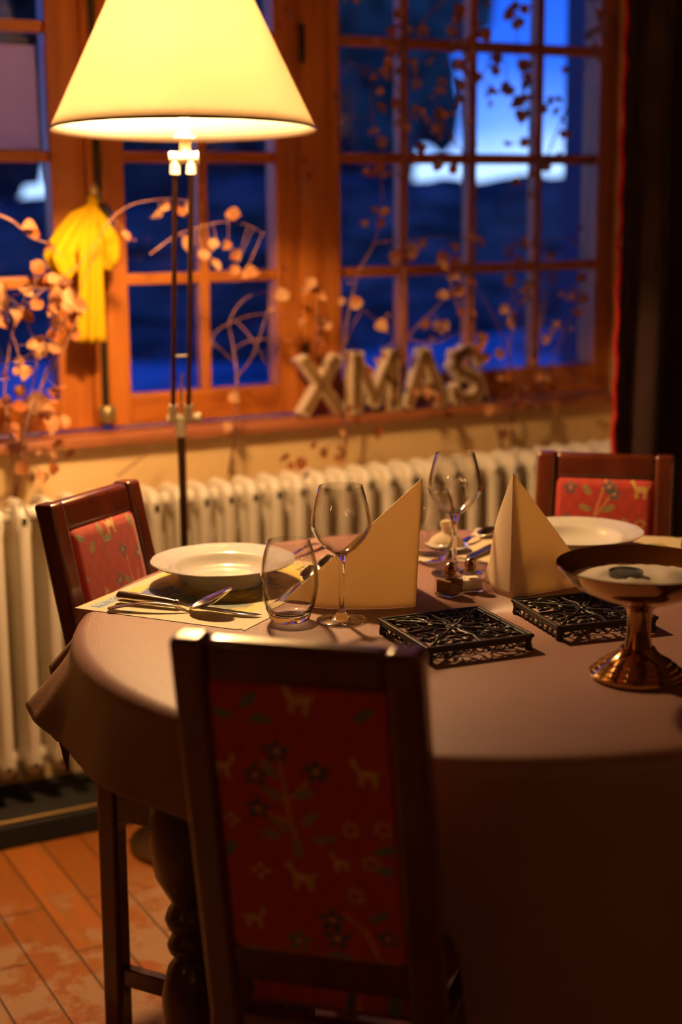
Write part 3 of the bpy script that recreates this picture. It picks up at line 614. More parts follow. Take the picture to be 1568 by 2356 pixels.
g2 = copy_tree(g1); g2.location = (.207, 2.715, TZ+.0008); g2.rotation_euler.z = .4; tag(g2, 'empty stemmed wine glass behind the salt and pepper shakers', 'wine glass', 'stemmed wine glasses')
def make_tumbler():
    root = empty('tumbler'); mb = MB(); out = [(.0335, .012), (.040, .024), (.0450, .040), (.0478, .060), (.0475, .078), (.0450, .098), (.0405, .118), (.0345, .1345)]
    inn = [(r-.0013, z) for r, z in out][::-1]; mb.lathe(out+[(.0338, .1352)]+inn, 80); mb.build('wall', 'thin_glass', root, smooth=True, angle=60)
    mb = MB(); mb.lathe([(0, .0006), (.028, .0006), (.0325, .0035), (.0350, .0100), (.0400, .0232), (.0388, .0240), (.031, .0165), (.018, .0125), (0, .0115)], 64); mb.build('thick_base', 'solid_glass', root, smooth=True, angle=60)
    return root
t1 = make_tumbler(); t1.location = (-.085, 2.408, TZ+.0008); tag(t1, 'empty stemless tumbler beside the left place mat', 'tumbler', 'stemless tumblers')
t2 = copy_tree(t1); t2.location = (.170, 2.830, TZ+.0008); tag(t2, 'empty stemless tumbler partly hidden behind the left napkin edge', 'tumbler', 'stemless tumblers')

# ------------------------------------------------------------------ folded napkins
def napkin(spine, A, B, H, label, lean=(0, 0), bowA=0, bowB=0, rz=0):
    sx_, sy = spine; top = Vector((sx_+lean[0], sy+lean[1], TZ+H)); mb = MB(); N = 22
    for (tx_, ty), bow in ((A, bowA), (B, bowB)):
        d = Vector((tx_-sx_, ty-sy, 0)); nrm = Vector((-d.y, d.x, 0)).normalized()
        def fn(i, j):
            u = i/(N-1); v = j/(N-1)                      # u along the foot, v up; triangle with its upright at the spine
            um = 1-v; p = Vector((sx_, sy, TZ+.001)) + d*(u*um) + Vector((lean[0], lean[1], H-.001))*v
            p.z += .010*math.sin(PI*u)*v*um*1.2
            return p + nrm*(bow*math.sin(PI*min(1, u*um*1.3))*(1-.6*v)) 
        mb.grid(N, N, fn)
    root = wempty('napkin', (sx_, sy, TZ), label=label, cat='napkin', group='napkins folded into standing triangles')
    mb.build('fold', 'napkin_paper', root, smooth=True, angle=50, solid=.0030, off=0); return root
napkin((.124, 2.490), (-.112, 2.492), (.098, 2.705), .221, 'cream napkin folded to a standing triangle behind the left wine glass', (.011, 0), .014, .0)
napkin((.294, 2.540), (.258, 2.665), (.452, 2.640), .219, 'cream napkin folded to a standing pyramid, its sharp edge towards the viewer', (-.001, 0), .010, .0)

# ------------------------------------------------------------------ cutlery
def spoon_mb(L=.21, bl=.064, bw=.021, arch=.012, tip=.010):
    mb = MB(); n = 26
    def fn(i, j):
        u = i/(n-1); x = L-bl*(1-u); wdt = bw*math.sqrt(max(0, math.sin(PI*min(1, max(.02, u**.85)))))
        v = (j/8)*2-1; return (x, v*wdt, tip*u + .0012+.011*v*v*math.sin(PI*u)**.5+.009*(2*u-1)**2-.004)
    mb.grid(n, 9, fn)
    def hn_(i, j):
        u = i/(n-1); x = (L-bl*.97)*u; wd = .0095*(1-u)**1.6+.0028+.002*math.exp(-((u-.03)/.05)**2); v = (j/4)*2-1
        return (x, v*wd*(min(1, (u*30+.25))), .002+arch*math.sin(PI*min(1, u*1.05))**1.0*(.4+.6*u)+(.0008*(1-v*v)))
    mb.grid(n, 5, hn_); return mb
def place_spoon(loc, to, label, name='soup_spoon', **k):
    a, b_ = Vector(loc), Vector(to); rz = math.atan2(b_.y-a.y, b_.x-a.x); L = (b_-a).length
    root = empty(name, (a.x, a.y, a.z), rz, label=label, cat='spoon')
    spoon_mb(L=L, **k).build('spoon_body', 'silver', root, smooth=True, angle=70, solid=.0012, off=0); return root
place_spoon((-.394, 2.478, TZ+.003), (-.182, 2.452, TZ), 'large silver soup spoon resting over the knife on the left place mat', bl=.072, bw=.029, arch=.016, tip=.034)
place_spoon((-.105, 2.500, TZ+.002), (-.050, 2.700, TZ), 'small silver dessert spoon seen through the stemless tumbler', 'dessert_spoon', bl=.052, bw=.017, arch=.012, tip=.014)
place_spoon((-.070, 2.600, TZ+.002), (-.018, 2.780, TZ), 'small silver spoon lying half behind the left napkin', 'dessert_spoon', bl=.052, bw=.019, arch=.010, tip=.014)
place_spoon((.232, 2.935, TZ+.002), (.318, 3.050, TZ), 'silver spoon on the far place mat next to the knife', 'soup_spoon', bl=.060, bw=.020, arch=.012, tip=.006)
def knife(a, b_, label, bw=.018, z=.003, roll=0, hl=.42):
    a, b_ = Vector(a), Vector(b_); L = (b_-a).length; root = empty('table_knife', (a.x, a.y, TZ+z), math.atan2(b_.y-a.y, b_.x-a.x), label=label, cat='knife')
    h = L*hl; T = Matrix.Rotation(roll, 4, 'X')
    mb = MB(); mb.tube([(0, 0, .0098), (.004, 0, .0098), (.03, 0, .0096), (h-.02, 0, .0080), (h, 0, .0072)], [.005, .0092, .0095, .0078, .0062], 18); mb.tube([(h, 0, .0068), (h+.003, 0, .0068), (h+.007, 0, .0068)], [.0075, .0080, .0060], 18); mb.build('handle', 'silver', root, smooth=True, angle=45)
    mb = MB(T); n = 20
    def fn(i, j):
        u = i/(n-1); x = h+.004+(L-h-.004)*u; w1 = bw*(.45+.55*min(1, u*5))*math.sqrt(max(0, 1-max(0, (u-.75)/.25)**2)); v = j/4
        return (x, -w1*v+bw*.45, .0068-.0050*u)
    mb.grid(n, 5, fn); mb.build('blade', 'blade_steel', root, smooth=True, solid=.0014, off=0); return root
knife((-.385, 2.530, 0), (-.135, 2.425, 0), 'silver table knife with thick round handle on the left place mat', bw=.016)
knife((.385, 3.040, 0), (.238, 2.822, 0), 'silver knife reflecting blue window light on the far place mat', bw=.026, z=.003, roll=.12)
def fork(a, b_, label):
    a, b_ = Vector(a), Vector(b_); L = (b_-a).length; root = empty('table_fork', (a.x, a.y, TZ+.002), math.atan2(b_.y-a.y, b_.x-a.x), label=label, cat='fork')
    mb = MB(); n = 20
    mb.grid(n, 5, lambda i, j: ((L*.70)*i/(n-1), ((j/4)*2-1)*(.0075*(1-i/(n-1))**1.5+.0026), .003+.009*math.sin(PI*i/(n-1))))
    mb.build('handle', 'silver', root, smooth=True, solid=.0014, off=0)
    mb = MB(); mb.grid(8, 5, lambda i, j: (L*(.695+.09*i/7), ((j/4)*2-1)*(.003+.0085*(i/7)**.6), .003-.0005*i/7)); 
    for q in (-.0095, -.0032, .0032, .0095): mb.bar((L*.784, q, .003), (L, q*.85, .006), .0028, .0014)
    mb.build('tines', 'silver', root, smooth=False, solid=.0010, off=0); return root
fork((-.030, 2.955, 0), (-.125, 2.800, 0), 'silver fork at the far side of the left plate, seen through the tumbler')

# ------------------------------------------------------------------ small cream lidded dish between the glasses
bd = wempty('lidded_dish', (.205, 2.905, TZ), label='small cream lidded dish with a knob behind the far tumbler', cat='dish')
mb = MB(); mb.lathe([(0, .0005), (.026, .0005), (.030, .004), (.044, .010), (.045, .012), (.030, .014), (0, .014)], 40, (.205, 2.905, TZ)); mb.build('saucer', 'white_porcelain', bd, smooth=True)
mb = MB(); mb.lathe([(0, .012), (.036, .012), (.034, .018), (.026, .028), (.014, .035), (.009, .038), (.0085, .045), (.0110, .052), (.0100, .060), (0, .063)], 40, (.205, 2.905, TZ)); mb.build('lid', 'napkin_paper', bd, smooth=True, angle=60)

# ------------------------------------------------------------------ salt and pepper
def shaker(name, loc, rz, fill, label, hfill):
    root = empty(name, loc, rz, label=label, cat='shaker', group='square glass shakers'); a = .0195
    mb = MB(); mb.box(-a, a, -a, a, .0008, .034); mb.box(-a*.62, a*.62, -a*.62, a*.62, .034, .038); mb.build('glass_body', 'thin_glass', root, bevel=.003, smooth=False)
    mb = MB(); mb.box(-a+.0008, a-.0008, -a+.0008, a-.0008, .0012, .0055); mb.build('glass_foot', 'solid_glass', root, bevel=.0015)
    mb = MB(); mb.box(-a+.0026, a-.0026, -a+.0026, a-.0026, .0062, .0062+hfill); mb.build('contents', fill, root, bevel=.002)
    mb = MB(); mb.lathe([(0, .036), (.0105, .036), (.0118, .037), (.0112, .039), (.0118, .041), (.0112, .043), (.0118, .045), (.0112, .047), (.0115, .049), (.0095, .054), (.0055, .058), (.002, .0595), (0, .060)], 28); mb.build('screw_cap', 'copper_cap', root, smooth=True, angle=30)
shaker('pepper_shaker', (.188, 2.560, TZ+.0008), math.radians(42), 'pepper', 'square glass pepper shaker filled with brown pepper, in front of the far wine glass', .024)
shaker('salt_shaker', (.226, 2.592, TZ+.0008), math.radians(12), 'salt', 'square glass salt shaker with pale salt, right behind the pepper shaker', .017)

# ------------------------------------------------------------------ cast iron trivets
def make_trivet():
    root = empty('trivet'); a = .091; z = .0235
    mb = MB()
    for k in range(4):
        T = Matrix.Rotation(k*PI/2, 4, 'Z'); mb.T = T
        mb.box(-a, a, -a, -a+.006, z-.004, z+.0015); mb.box(-a+.0055, a-.0055, -a+.006, -a+.0105, z-.004, z-.0005)
        mb.box(-a+.004, a-.004, -a+.003, -a+.0055, z-.0105, z-.004)
    mb.build('frame', 'cast_iron', root, bevel=.0012)
    mb = MB()
    def spiral(cx, cy, r0, turns, a0, hand, wd=.0023):
        pts = []; n = int(18*turns)+2
        for i in range(n):
            t = i/(n-1); r = r0*(1-.82*t); an = a0+hand*2*PI*turns*t; pts.append((cx+r*math.cos(an), cy+r*math.sin(an), z-.002+.0015*math.sin(PI*t)))
        mb.tube(pts, [wd*(1-.35*i/(n-1)) for i in range(n)], 6)
    for k in range(4):
        mb.T = Matrix.Rotation(k*PI/2, 4, 'Z')
        spiral(.050, .050, .026, 1.3, PI*1.25, 1); spiral(.028, .062, .017, 1.2, 0, -1); spiral(.062, .028, .017, 1.2, PI/2, 1)
        spiral(.030, .018, .020, 1.1, PI*.8, 1); spiral(.012, .040, .014, 1.0, -PI/2, -1)
        mb.tube([(0, 0, z-.002), (.012, .010, z), (.03, .032, z), (.052, .050, z-.001), (.083, .083, z-.002)], [.004, .003, .0035, .003, .0025], 6)
        mb.tube([(0, .004, z-.002), (.004, .03, z), (-.004, .055, z), (0, .083, z-.002)], .0025, 6)
        for cx, cy, an in ((.040, .075, .5), (.075, .040, 1.1), (.058, .066, .9), (.022, .030, .3), (.015, .068, 1.8), (.045, .036, .8), (.070, .070, .8)):
            mb.grid(8, 5, lambda i, j: (cx+(.009*math.cos(2*PI*i/8)*math.cos(an)-.0042*math.sin(2*PI*i/8)*math.sin(an))*(1, .95, .7, .4, .05)[j], cy+(.009*math.cos(2*PI*i/8)*math.sin(an)+.0042*math.sin(2*PI*i/8)*math.cos(an))*(1, .95, .7, .4, .05)[j], z-.002+(0, .002, .0035, .0042, .0045)[j]), True)
    mb.T = None; mb.lathe([(.011, z-.003), (.014, z+.001), (.010, z+.002), (.006, z-.001), (.003, z+.003), (0, z+.0035)], 16)
    mb.build('scrollwork', 'cast_iron', root, smooth=True, angle=60)
    mb = MB()
    for k in range(4):                                   # openwork skirt below the frame
        mb.T = Matrix.Rotation(k*PI/2, 4, 'Z')
        for i in range(-4, 5):
            x = i*.018; mb.tube([(x-.009, -a+.004, .013), (x-.005, -a+.004, .008), (x, -a+.004, .006), (x+.005, -a+.004, .008), (x+.009, -a+.004, .013)], .0014, 5)
    mb.build('skirt', 'cast_iron', root, smooth=True)
    for k in range(4):
        an = PI/4+k*PI/2; r_ = .119; mb = MB(); mb.lathe([(0, 0), (.0055, 0), (.0065, .003), (.0045, .012), (.007, .020), (0, .020)], 14, (r_*math.cos(an), r_*math.sin(an), 0)); mb.build('foot', 'cast_iron', root, smooth=True)
    return root
v1 = make_trivet(); v1.location = (.175, 2.284, TZ+.0006); v1.rotation_euler.z = math.radians(22.7); tag(v1, 'black cast iron openwork trivet in the middle of the table, nearest the viewer', 'trivet', 'cast iron trivets')
v2 = copy_tree(v1); v2.location = (.392, 2.388, TZ+.0006); v2.rotation_euler.z = math.radians(17.8); v2.scale = (.97, .97, .97); tag(v2, 'black cast iron openwork trivet behind the footed metal bowl', 'trivet', 'cast iron trivets')

# ------------------------------------------------------------------ footed bowl with salt bed and tea light
BX, BY = .425, 2.100
fb = wempty('footed_bowl', (BX, BY, TZ), label='polished bronze footed bowl filled with white salt at the right of the table', cat='bowl')
c = (BX, BY, TZ)
mb = MB(); mb.lathe([(0, .112), (.025, .1125), (.060, .120), (.092, .135), (.110, .150), (.118, .163), (.1205, .1665), (.1195, .168), (.1165, .1655), (.108, .1520), (.090, .1385), (.058, .1245), (0, .1185)], 96, c); mb.build('bowl', 'polished_bronze', fb, smooth=True, angle=50)
mb = MB(); mb.lathe([(0, .040), (.021, .042), (.0175, .060), (.0170, .080), (.0185, .098), (.024, .106), (.034, .111), (.036, .113), (0, .114)], 64, c); mb.build('stem', 'polished_bronze', fb, smooth=True, angle=50)
mb = MB(); mb.lathe([(0, .0004), (.066, .0004), (.0685, .003), (.0685, .008), (.064, .0105), (.0635, .013), (.057, .0165), (.0565, .019), (.048, .0235), (.0475, .026), (.038, .031), (.030, .037), (.024, .045), (0, .045)], 80, c); mb.build('foot', 'polished_bronze', fb, smooth=True, angle=28)
mb = MB()
def saltf(i, j):
    r = .098*j/14; t = 2*PI*i/64; h = .144+.008*math.exp(-((r-.045)/.03)**2)*(1+.5*math.sin(3*t+1))+(.0007*fn_s[i, j]) - .016*max(0, (r-.07)/.028)**2*0
    if r < .030: h = .148
    return (BX+r*math.cos(t), BY+r*math.sin(t), TZ+h)
fn_s = rng.normal(size=(64, 15)); mb.grid(64, 15, saltf, True)
tag(mb.build('salt_bed', 'salt', smooth=True, angle=80), 'coarse white salt heaped in the footed bowl', 'salt', kind='stuff')
tl = wempty('tea_light', (BX-.02, BY+.005, TZ+.1485), label='small dark grey tea light sunk in the salt of the footed bowl', cat='candle')
mb = MB(); mb.lathe([(0, .0), (.024, 0), (.0245, .008), (.0230, .0082), (.0225, .006), (0, .006)], 32, (BX-.02, BY+.005, TZ+.1485)); mb.build('cup', 'tin_grey', tl, smooth=True)
mb = MB(); mb.tube([(BX-.02, BY+.005, TZ+.147), (BX-.0195, BY+.005, TZ+.154)], .0007, 6); mb.build('wick', 'iron_bolt', tl)

# ------------------------------------------------------------------ XMAS letters on the sill
def letter(name, strokes, s0, n, wd, label, tilt=0):
    root = wempty('letter_'+name, WP(s0, n, .8855), label=label, cat='letter', group='cream letters on the window sill')
    z0, z1 = .8855, 1.046; out = MB(); inn = MB()
    for poly in strokes:
        for q, (mbx, w_, n0, n1) in enumerate(((out, .036, n-.018, n+.018), (inn, .0235, n-.0195, n-.0175))):
            pts = [(s0+u*wd, z0+w_*0+.017+(z1-z0-.034)*v) for u, v in poly]
            for a, b_ in zip(pts, pts[1:]):
                d = Vector((b_[0]-a[0], b_[1]-a[1])); L = d.length; d /= L; p = Vector((-d.y, d.x)); e = w_/2 if len(poly) == 2 or True else 0
                ex = e*(.95 if q == 0 else .5)
                A = Vector(a)-d*ex; B = Vector(b_)+d*ex
                cs = [A-p*e, B-p*e, B+p*e, A+p*e]; cs = [Vector((c_.x, min(max(c_.y, z0), z1))) for c_ in cs]
                mbx.add([WP(c_.x, nn, c_.y) for nn in (n0, n1) for c_ in cs], [(0, 3, 2, 1), (4, 5, 6, 7), (0, 1, 5, 4), (1, 2, 6, 5), (2, 3, 7, 6), (3, 0, 4, 7)])
    out.build('raised_edge', 'letter_rim', root, bevel=.003); inn.build('inner_face', 'letter_core', root)
letter('x', [[(.1, 0), (.9, 1)], [(.05, 1), (.95, 0)]], 1.688, 3.424, .105, 'cream letter X leaning at the left end of the word on the window sill')
letter('m', [[(.05, 0), (.08, 1)], [(.08, 1), (.5, .12)], [(.5, .12), (.92, 1)], [(.92, 1), (.95, 0)]], 1.833, 3.424, .125, 'cream letter M standing second in the word on the window sill')
letter('a', [[(0, 0), (.45, 1)], [(.5, 1), (1, 0)], [(.22, .30), (.78, .30)]], 1.998, 3.424, .098, 'cream letter A standing third in the word on the window sill')
sp = [(.95, .80), (.78, .98), (.45, 1.02), (.12, .90), (.05, .70), (.25, .56), (.6, .47), (.90, .36), (.98, .18), (.80, .02), (.45, -.02), (.10, .06), (.02, .20)]
letter('s', [sp], 2.136, 3.424, .082, 'cream letter S standing last in the word on the window sill')

# ------------------------------------------------------------------ yellow coat on the window handle
ct = wempty('doll_coat', WP(1.15, 3.42, 1.42), label='bright yellow little cloth coat hanging by its collar from the window handle', cat='coat')
def sleeve(path, widths, name, folds=5, amp=.25, seed=1, dep=.35, nofs=0):
    mb = MB(); P = [at(x, y, 3.40-nofs) for x, y in path]; n = len(P); fine = []
    for i in range(n-1):
        for t in (0, .25, .5, .75): fine.append((P[i].lerp(P[i+1], t), widths[i]+(widths[i+1]-widths[i])*t))
    fine.append((P[-1], widths[-1])); m_ = len(fine); SEG = 36
    def fn(i, j):
        p, wd = fine[j]; d = (fine[min(j+1, m_-1)][0]-fine[max(j-1, 0)][0]).normalized(); x = d.cross(WN).normalized(); a = 2*PI*i/SEG
        r = wd*(1+amp*math.sin(folds*a+seed+j*.12)*.5)
        return p + x*(math.cos(a)*r) + WN*(math.sin(a)*r*dep)
    mb.grid(SEG, m_, fn, True); return mb.build(name, 'yellow_cloth', ct, smooth=True, angle=180, solid=.001)
sleeve([(212, 462), (208, 490), (204, 540), (206, 600), (208, 660), (208, 720), (210, 787)], [.007, .021, .027, .026, .026, .029, .031], 'body', 5, .62, 1, .62)
sleeve([(205, 482), (180, 505), (155, 545), (135, 590), (150, 618), (165, 632)], [.010, .020, .027, .032, .028, .020], 'sleeve', 4, .5, 2, .7, .004)
sleeve([(214, 482), (232, 515), (250, 555), (252, 590), (244, 622)], [.010, .016, .023, .022, .010], 'sleeve', 5, .55, 4, .7, .004)
sleeve([(203, 468), (212, 458), (222, 470)], [.008, .011, .008], 'collar', 3, .1, 0, .9)

# ------------------------------------------------------------------ dried branches
def smooth_path(pts, k=5):
    out = []
    P = [pts[0]]+list(pts)+[pts[-1]]
    for i in range(1, len(P)-2):
        for t in [q/k for q in range(k)]:
            a, b_, c_, d = P[i-1], P[i], P[i+1], P[i+2]
            out.append(0.5*((2*b_)+(c_-a)*t+(2*a-5*b_+4*c_-d)*t*t+(3*b_-a-3*c_+d)*t*t*t))
    out.append(P[-2]); return out
def leaf(mb, p, size, rnd):
    ax = Vector((rnd.uniform(-.7, .7), rnd.uniform(-.5, .5), -1+rnd.uniform(0, 1.1))).normalized(); nrm = (-WN*1.0+Vector((rnd.uniform(-.8, .8), rnd.uniform(-.5, .5), rnd.uniform(-.2, .9)))).normalized()
    sd = ax.cross(nrm).normalized(); nrm = sd.cross(ax); fold = rnd.uniform(.15, .8); curl = rnd.uniform(-.3, .4)
    vs = []; W_ = (0, .36, .48, .44, .28, 0)
    for j in range(6):
        t = j/5; c_ = p + ax*(size*(t-.1)) + nrm*(size*curl*math.sin(PI*t)*.5)
        for v in (-1, -.5, 0, .5, 1): vs.append(c_ + sd*(v*W_[j]*size*(1-.25*fold)) + nrm*(abs(v)**1.3*W_[j]*size*fold))
    mb.add(vs, [(j*5+i, j*5+i+1, (j+1)*5+i+1, (j+1)*5+i) for j in range(5) for i in range(4)])
def branch(stems, leaves, n, label, size=.030, seed=1, jit=.03, group=None, r=.0038, root_n=None):
    rnd = random.Random(seed); p0 = at(*stems[0][0][:2], n if root_n is None else root_n)
    root = wempty('dried_branch', p0, label=label, cat='branch', group=group); mb = MB(); allp = []
    for si, st in enumerate(stems):
        nn = n; P = []
        for i, q in enumerate(st):
            dn = rnd.uniform(-jit, jit)*.5 if i else 0
            P.append(at(q[0], q[1], q[2] if len(q) > 2 else (nn+dn if not (root_n and i == 0) else root_n)))
        P = smooth_path(P); m_ = len(P); allp += P[2:]
        rr = r*(1 if si == 0 else .7); mb.tube(P, [rr*(1-.7*i/(m_-1)) for i in range(m_)], 6)
    lf = MB()
    leaves = list(leaves)+[(q[0]+rnd.uniform(-26, 26), q[1]+rnd.uniform(-24, 24), .8) for q in leaves if rnd.random() < .5]
    for q in leaves:
        sz = (q[2] if len(q) > 2 else 1)*size*1.12*rnd.uniform(.85, 1.15); p = at(q[0], q[1]-8, n+rnd.uniform(-jit, jit)*.8)
        near = min(allp, key=lambda a: (a-p).length)
        if (near-p).length > .004 and (near-p).length < .16: mb.tube([near, near.lerp(p, .5)+Vector((0, 0, .004)), p], .0009, 4, False)
        leaf(lf, p, sz, rnd)
    mb.build('twigs', 'twig_bark', root, smooth=True); 
    if leaves: lf.build('leaves', 'dry_leaf', root, smooth=True, angle=80)
G = 'dried branches with brown leaves along the window'
branch([[(38, 1140), (25, 1000), (10, 900), (30, 760), (60, 680), (110, 610)], [(36, 1100), (60, 960), (85, 830), (70, 760), (40, 700), (20, 690)], [(40, 1130), (75, 950), (140, 760), (170, 700), (228, 560)], [(60, 950), (48, 840), (20, 740), (-10, 640)]],
       [(15, 690, 1.1), (45, 672, 1.2), (22, 725, 1.3), (8, 750), (62, 718, 1.1), (78, 805, 1.4), (98, 798, 1.1), (58, 852, 1.2), (42, 850), (113, 800), (20, 880), (10, 915, 1.3), (85, 912, 1.5), (102, 930, 1.4), (125, 962, 1.2), (104, 968, 1.3), (62, 970), (30, 945, 1.2), (8, 985), (45, 990), (130, 900, 1.1), (145, 965), (35, 900, 1.1), (5, 660)],
       3.28, 'leafy dried branch at the far left rising from behind the radiator', .034, 1, .05, G, root_n=3.385)
branch([[(32, 1145), (50, 1010), (100, 880), (140, 820), (190, 700)], [(100, 880), (150, 780), (180, 720)], [(0, 690), (70, 668), (130, 655), (160, 650)], [(0, 835), (60, 820), (130, 770)]],
       [(145, 652, 1.2), (150, 690, 1.3), (168, 702, 1.1), (182, 728), (128, 668, 1.3), (138, 738), (120, 772), (108, 640, 1.1), (75, 612), (160, 672, 1.2), (172, 745), (132, 700), (95, 700), (118, 1075, 1.0), (95, 1095, 1.1), (70, 1112), (60, 1075), (140, 1020), (100, 1040, .9)],
       3.22, 'dried branch in front of the left casement, crossing the yellow coat', .032, 2, .05, G, root_n=3.385)
branch([[(-10, 492), (30, 510), (70, 545), (112, 562), (140, 590)], [(240, 525), (265, 495), (300, 472), (340, 462), (385, 457), (432, 462)], [(345, 585), (400, 545), (440, 528), (500, 512), (560, 515), (612, 540)], [(62, 700), (120, 650), (180, 610), (240, 525)]],
       [(52, 535, 1.3), (66, 540, 1.1), (108, 575, 1.1), (366, 488, 1.3), (386, 475, 1.0), (432, 472, .9), (286, 540, .9), (423, 553, 1.2), (550, 503, 1.2), (482, 562, 1.0), (525, 563, 1.0), (552, 587, 1.1), (488, 605, 1.3), (545, 620, 1.0), (562, 640, 1.2), (472, 585, .9)],
       3.26, 'long dried twig arching behind the rods of the floor lamp', .030, 3, .02, G)
branch([[(528, 1090), (540, 990), (545, 880), (535, 790), (528, 740), (560, 690), (610, 670)], [(535, 830), (490, 790), (486, 800), (495, 765), (540, 738), (600, 722), (690, 722)], [(545, 740), (575, 775), (615, 842)], [(535, 805), (580, 782), (640, 782), (672, 782)], [(540, 870), (580, 820), (620, 700), (640, 640)], [(270, 1095, 3.36), (330, 1050, 3.34), (382, 998, 3.34)]],
       [(652, 632, 1.2), (662, 685, 1.3), (530, 915, 1.1), (690, 735, .8), (632, 720, .8), (528, 1000, .8)],
       3.32, 'bare curving twigs in front of the middle casement', .030, 4, .05, G, root_n=3.385)
branch([[(790, 1060), (800, 960), (790, 800), (820, 640), (860, 560), (880, 470), (870, 380)], [(860, 560), (910, 552), (1000, 545), (1080, 548)], [(790, 800), (830, 720), (872, 745), (930, 800)], [(810, 700), (850, 720)], [(800, 990), (740, 830), (730, 720), (735, 660)]],
       [(805, 705, 1.4), (818, 695, 1.0), (808, 660, .9), (872, 748, 1.3), (912, 585, 1.3), (945, 568, 1.3), (962, 565, 1.0), (1072, 548, 1.1), (1085, 560, 1.1), (852, 490, .9), (845, 515, .8), (895, 490, 1.0), (722, 650, 1.2), (735, 682, 1.1), (760, 750, 1.1), (742, 762, 1.0), (728, 800, 1.3), (715, 798), (705, 668), (793, 965, 1.2), (800, 940, 1.0), (866, 990, 1.4), (862, 835, 1.1), (848, 850), (740, 1042, 1.1), (790, 1055, 1.2), (660, 1052), (690, 1062, 1.1), (782, 1035), (780, 1000, .9), (985, 908, 1.3), (975, 900, 1.1), (940, 925, .8)],
       3.33, 'tall dried branch in front of the wooden post, over the first letters', .028, 5, .05, G, root_n=3.385)
branch([[(1160, 1050), (1120, 900), (1090, 800), (1050, 700), (1030, 620), (1020, 560)], [(910, 810), (960, 750), (1010, 700), (1045, 655), (1110, 600)], [(940, 780), (1000, 790), (1080, 750)]],
       [(1030, 595, 1.5), (1035, 570, 1.2), (1018, 605, 1.2), (1035, 632, 1.5), (1052, 628, 1.2), (1030, 690, 1.2), (1058, 662, 1.4), (1042, 672, 1.2), (1075, 652, 1.2), (1066, 690, 1.1), (985, 745, 1.0), (998, 768, 1.1), (1012, 750, 1.2), (990, 780, .8), (1055, 720, .9), (1100, 775, 1.4), (1102, 800, 1.2), (1085, 720, 1.0), (1120, 820, .9), (1055, 610, 1.0)],
       3.30, 'dried branch with clustered pale leaves above the last letter', .029, 6, .04, G, root_n=3.385)
branch([[(1175, 1060), (1180, 900), (1170, 800), (1190, 720), (1170, 620), (1180, 540)], [(1175, 900), (1230, 800), (1260, 650), (1255, 560), (1310, 545), (1350, 590)], [(1170, 800), (1120, 700), (1090, 640)], [(1240, 900), (1300, 760), (1330, 680)]],
       [(1185, 742, 1.4), (1168, 712, 1.1), (1138, 822, 1.1), (1130, 940, 1.4), (1118, 945, 1.2), (1158, 940, 1.1), (1160, 580, 1.2), (1163, 612, 1.2), (1180, 640, 1.2), (1195, 620), (1190, 572, 1.1), (1222, 560), (1213, 680, 1.2), (1220, 700, 1.2), (1216, 655, 1.0), (1272, 645, 1.2), (1272, 590, .9), (1262, 780, 1.1), (1262, 765, .8), (1310, 672, 1.2), (1322, 690, 1.2), (1345, 640, 1.2), (1350, 690, 1.3), (1338, 722, 1.2), (1318, 768, 1.1), (1362, 660, 1.1), (1320, 555, .9), (1170, 865, 1.5), (1150, 870, 1.2), (1225, 825, 1.1), (1240, 865, 1.0), (1268, 868, 1.3), (1265, 895, 1.1), (1205, 895, 1.0), (1225, 935, 1.1), (1268, 935, 1.2), (1342, 885, 1.2), (1195, 930), (1150, 1000, 1.2), (1165, 985, 1.0)],
       3.32, 'wide dried branch before the right window beside the side wall', .028, 7, .05, G, root_n=3.385)
up1 = [(843, 165), (890, 130, 1.2), (872, 170), (905, 155, 1.1), (925, 30, 1.3), (910, 75, 1.1), (935, 68), (950, 75, 1.2), (928, 95), (965, 70), (920, 120, 1.2), (900, 190), (935, 150, 1.3), (945, 170, 1.1), (990, 155, 1.1), (960, 190), (920, 240, 1.2), (945, 270, 1.2), (870, 325, 1.2), (850, 320), (868, 250, .9), (955, 340, 1.1), (945, 360, 1.2), (900, 400), (860, 395, 1.1), (835, 400), (975, 345), (925, 305), (1010, 375, 1.2), (1018, 300, 1.3), (970, 275, 1.3), (780, 280), (760, 225), (695, 415, .9), (700, 450, .9), (690, 380, .9), (665, 40), (640, 55), (825, 15, .7)]
branch([[(925, 800, 3.36), (930, 600), (928, 420), (935, 250), (925, 100), (922, -60)], [(935, 250), (900, 180), (850, 160), (800, 140)], [(925, 100), (980, 40), (1010, 10), (1060, -20)], [(928, 420), (870, 330), (850, 200)]],
       up1, 3.40, 'dried garland hanging down the first upright bar of the right window', .030, 8, .04, G)
up2 = [(1045, 20, 1.4), (1058, 38, 1.2), (1040, 70, 1.1), (1050, 105, 1.1), (1075, 95), (1048, 145, 1.4), (1050, 190, 1.5), (1020, 150), (1080, 125), (1085, 185), (1000, 215, 1.2), (1005, 255, 1.2), (1030, 265), (1015, 295, 1.2), (1085, 300), (1130, 20), (1105, 80, 1.1), (1128, 78, 1.2), (1130, 140, 1.3), (1145, 160), (1100, 175), (1128, 205, 1.3), (1125, 240, .9), (1050, 385, 1.1), (1080, 330), (1010, 190), (1060, 225, 1.1)]
branch([[(1085, 760, 3.36), (1090, 560), (1085, 380), (1080, 200), (1055, 80), (1050, -50)], [(1085, 380), (1030, 300), (1000, 220)], [(1080, 200), (1120, 150), (1130, 60)]],
       up2, 3.40, 'dried garland hanging down the second upright bar of the right window', .030, 9, .04, G)
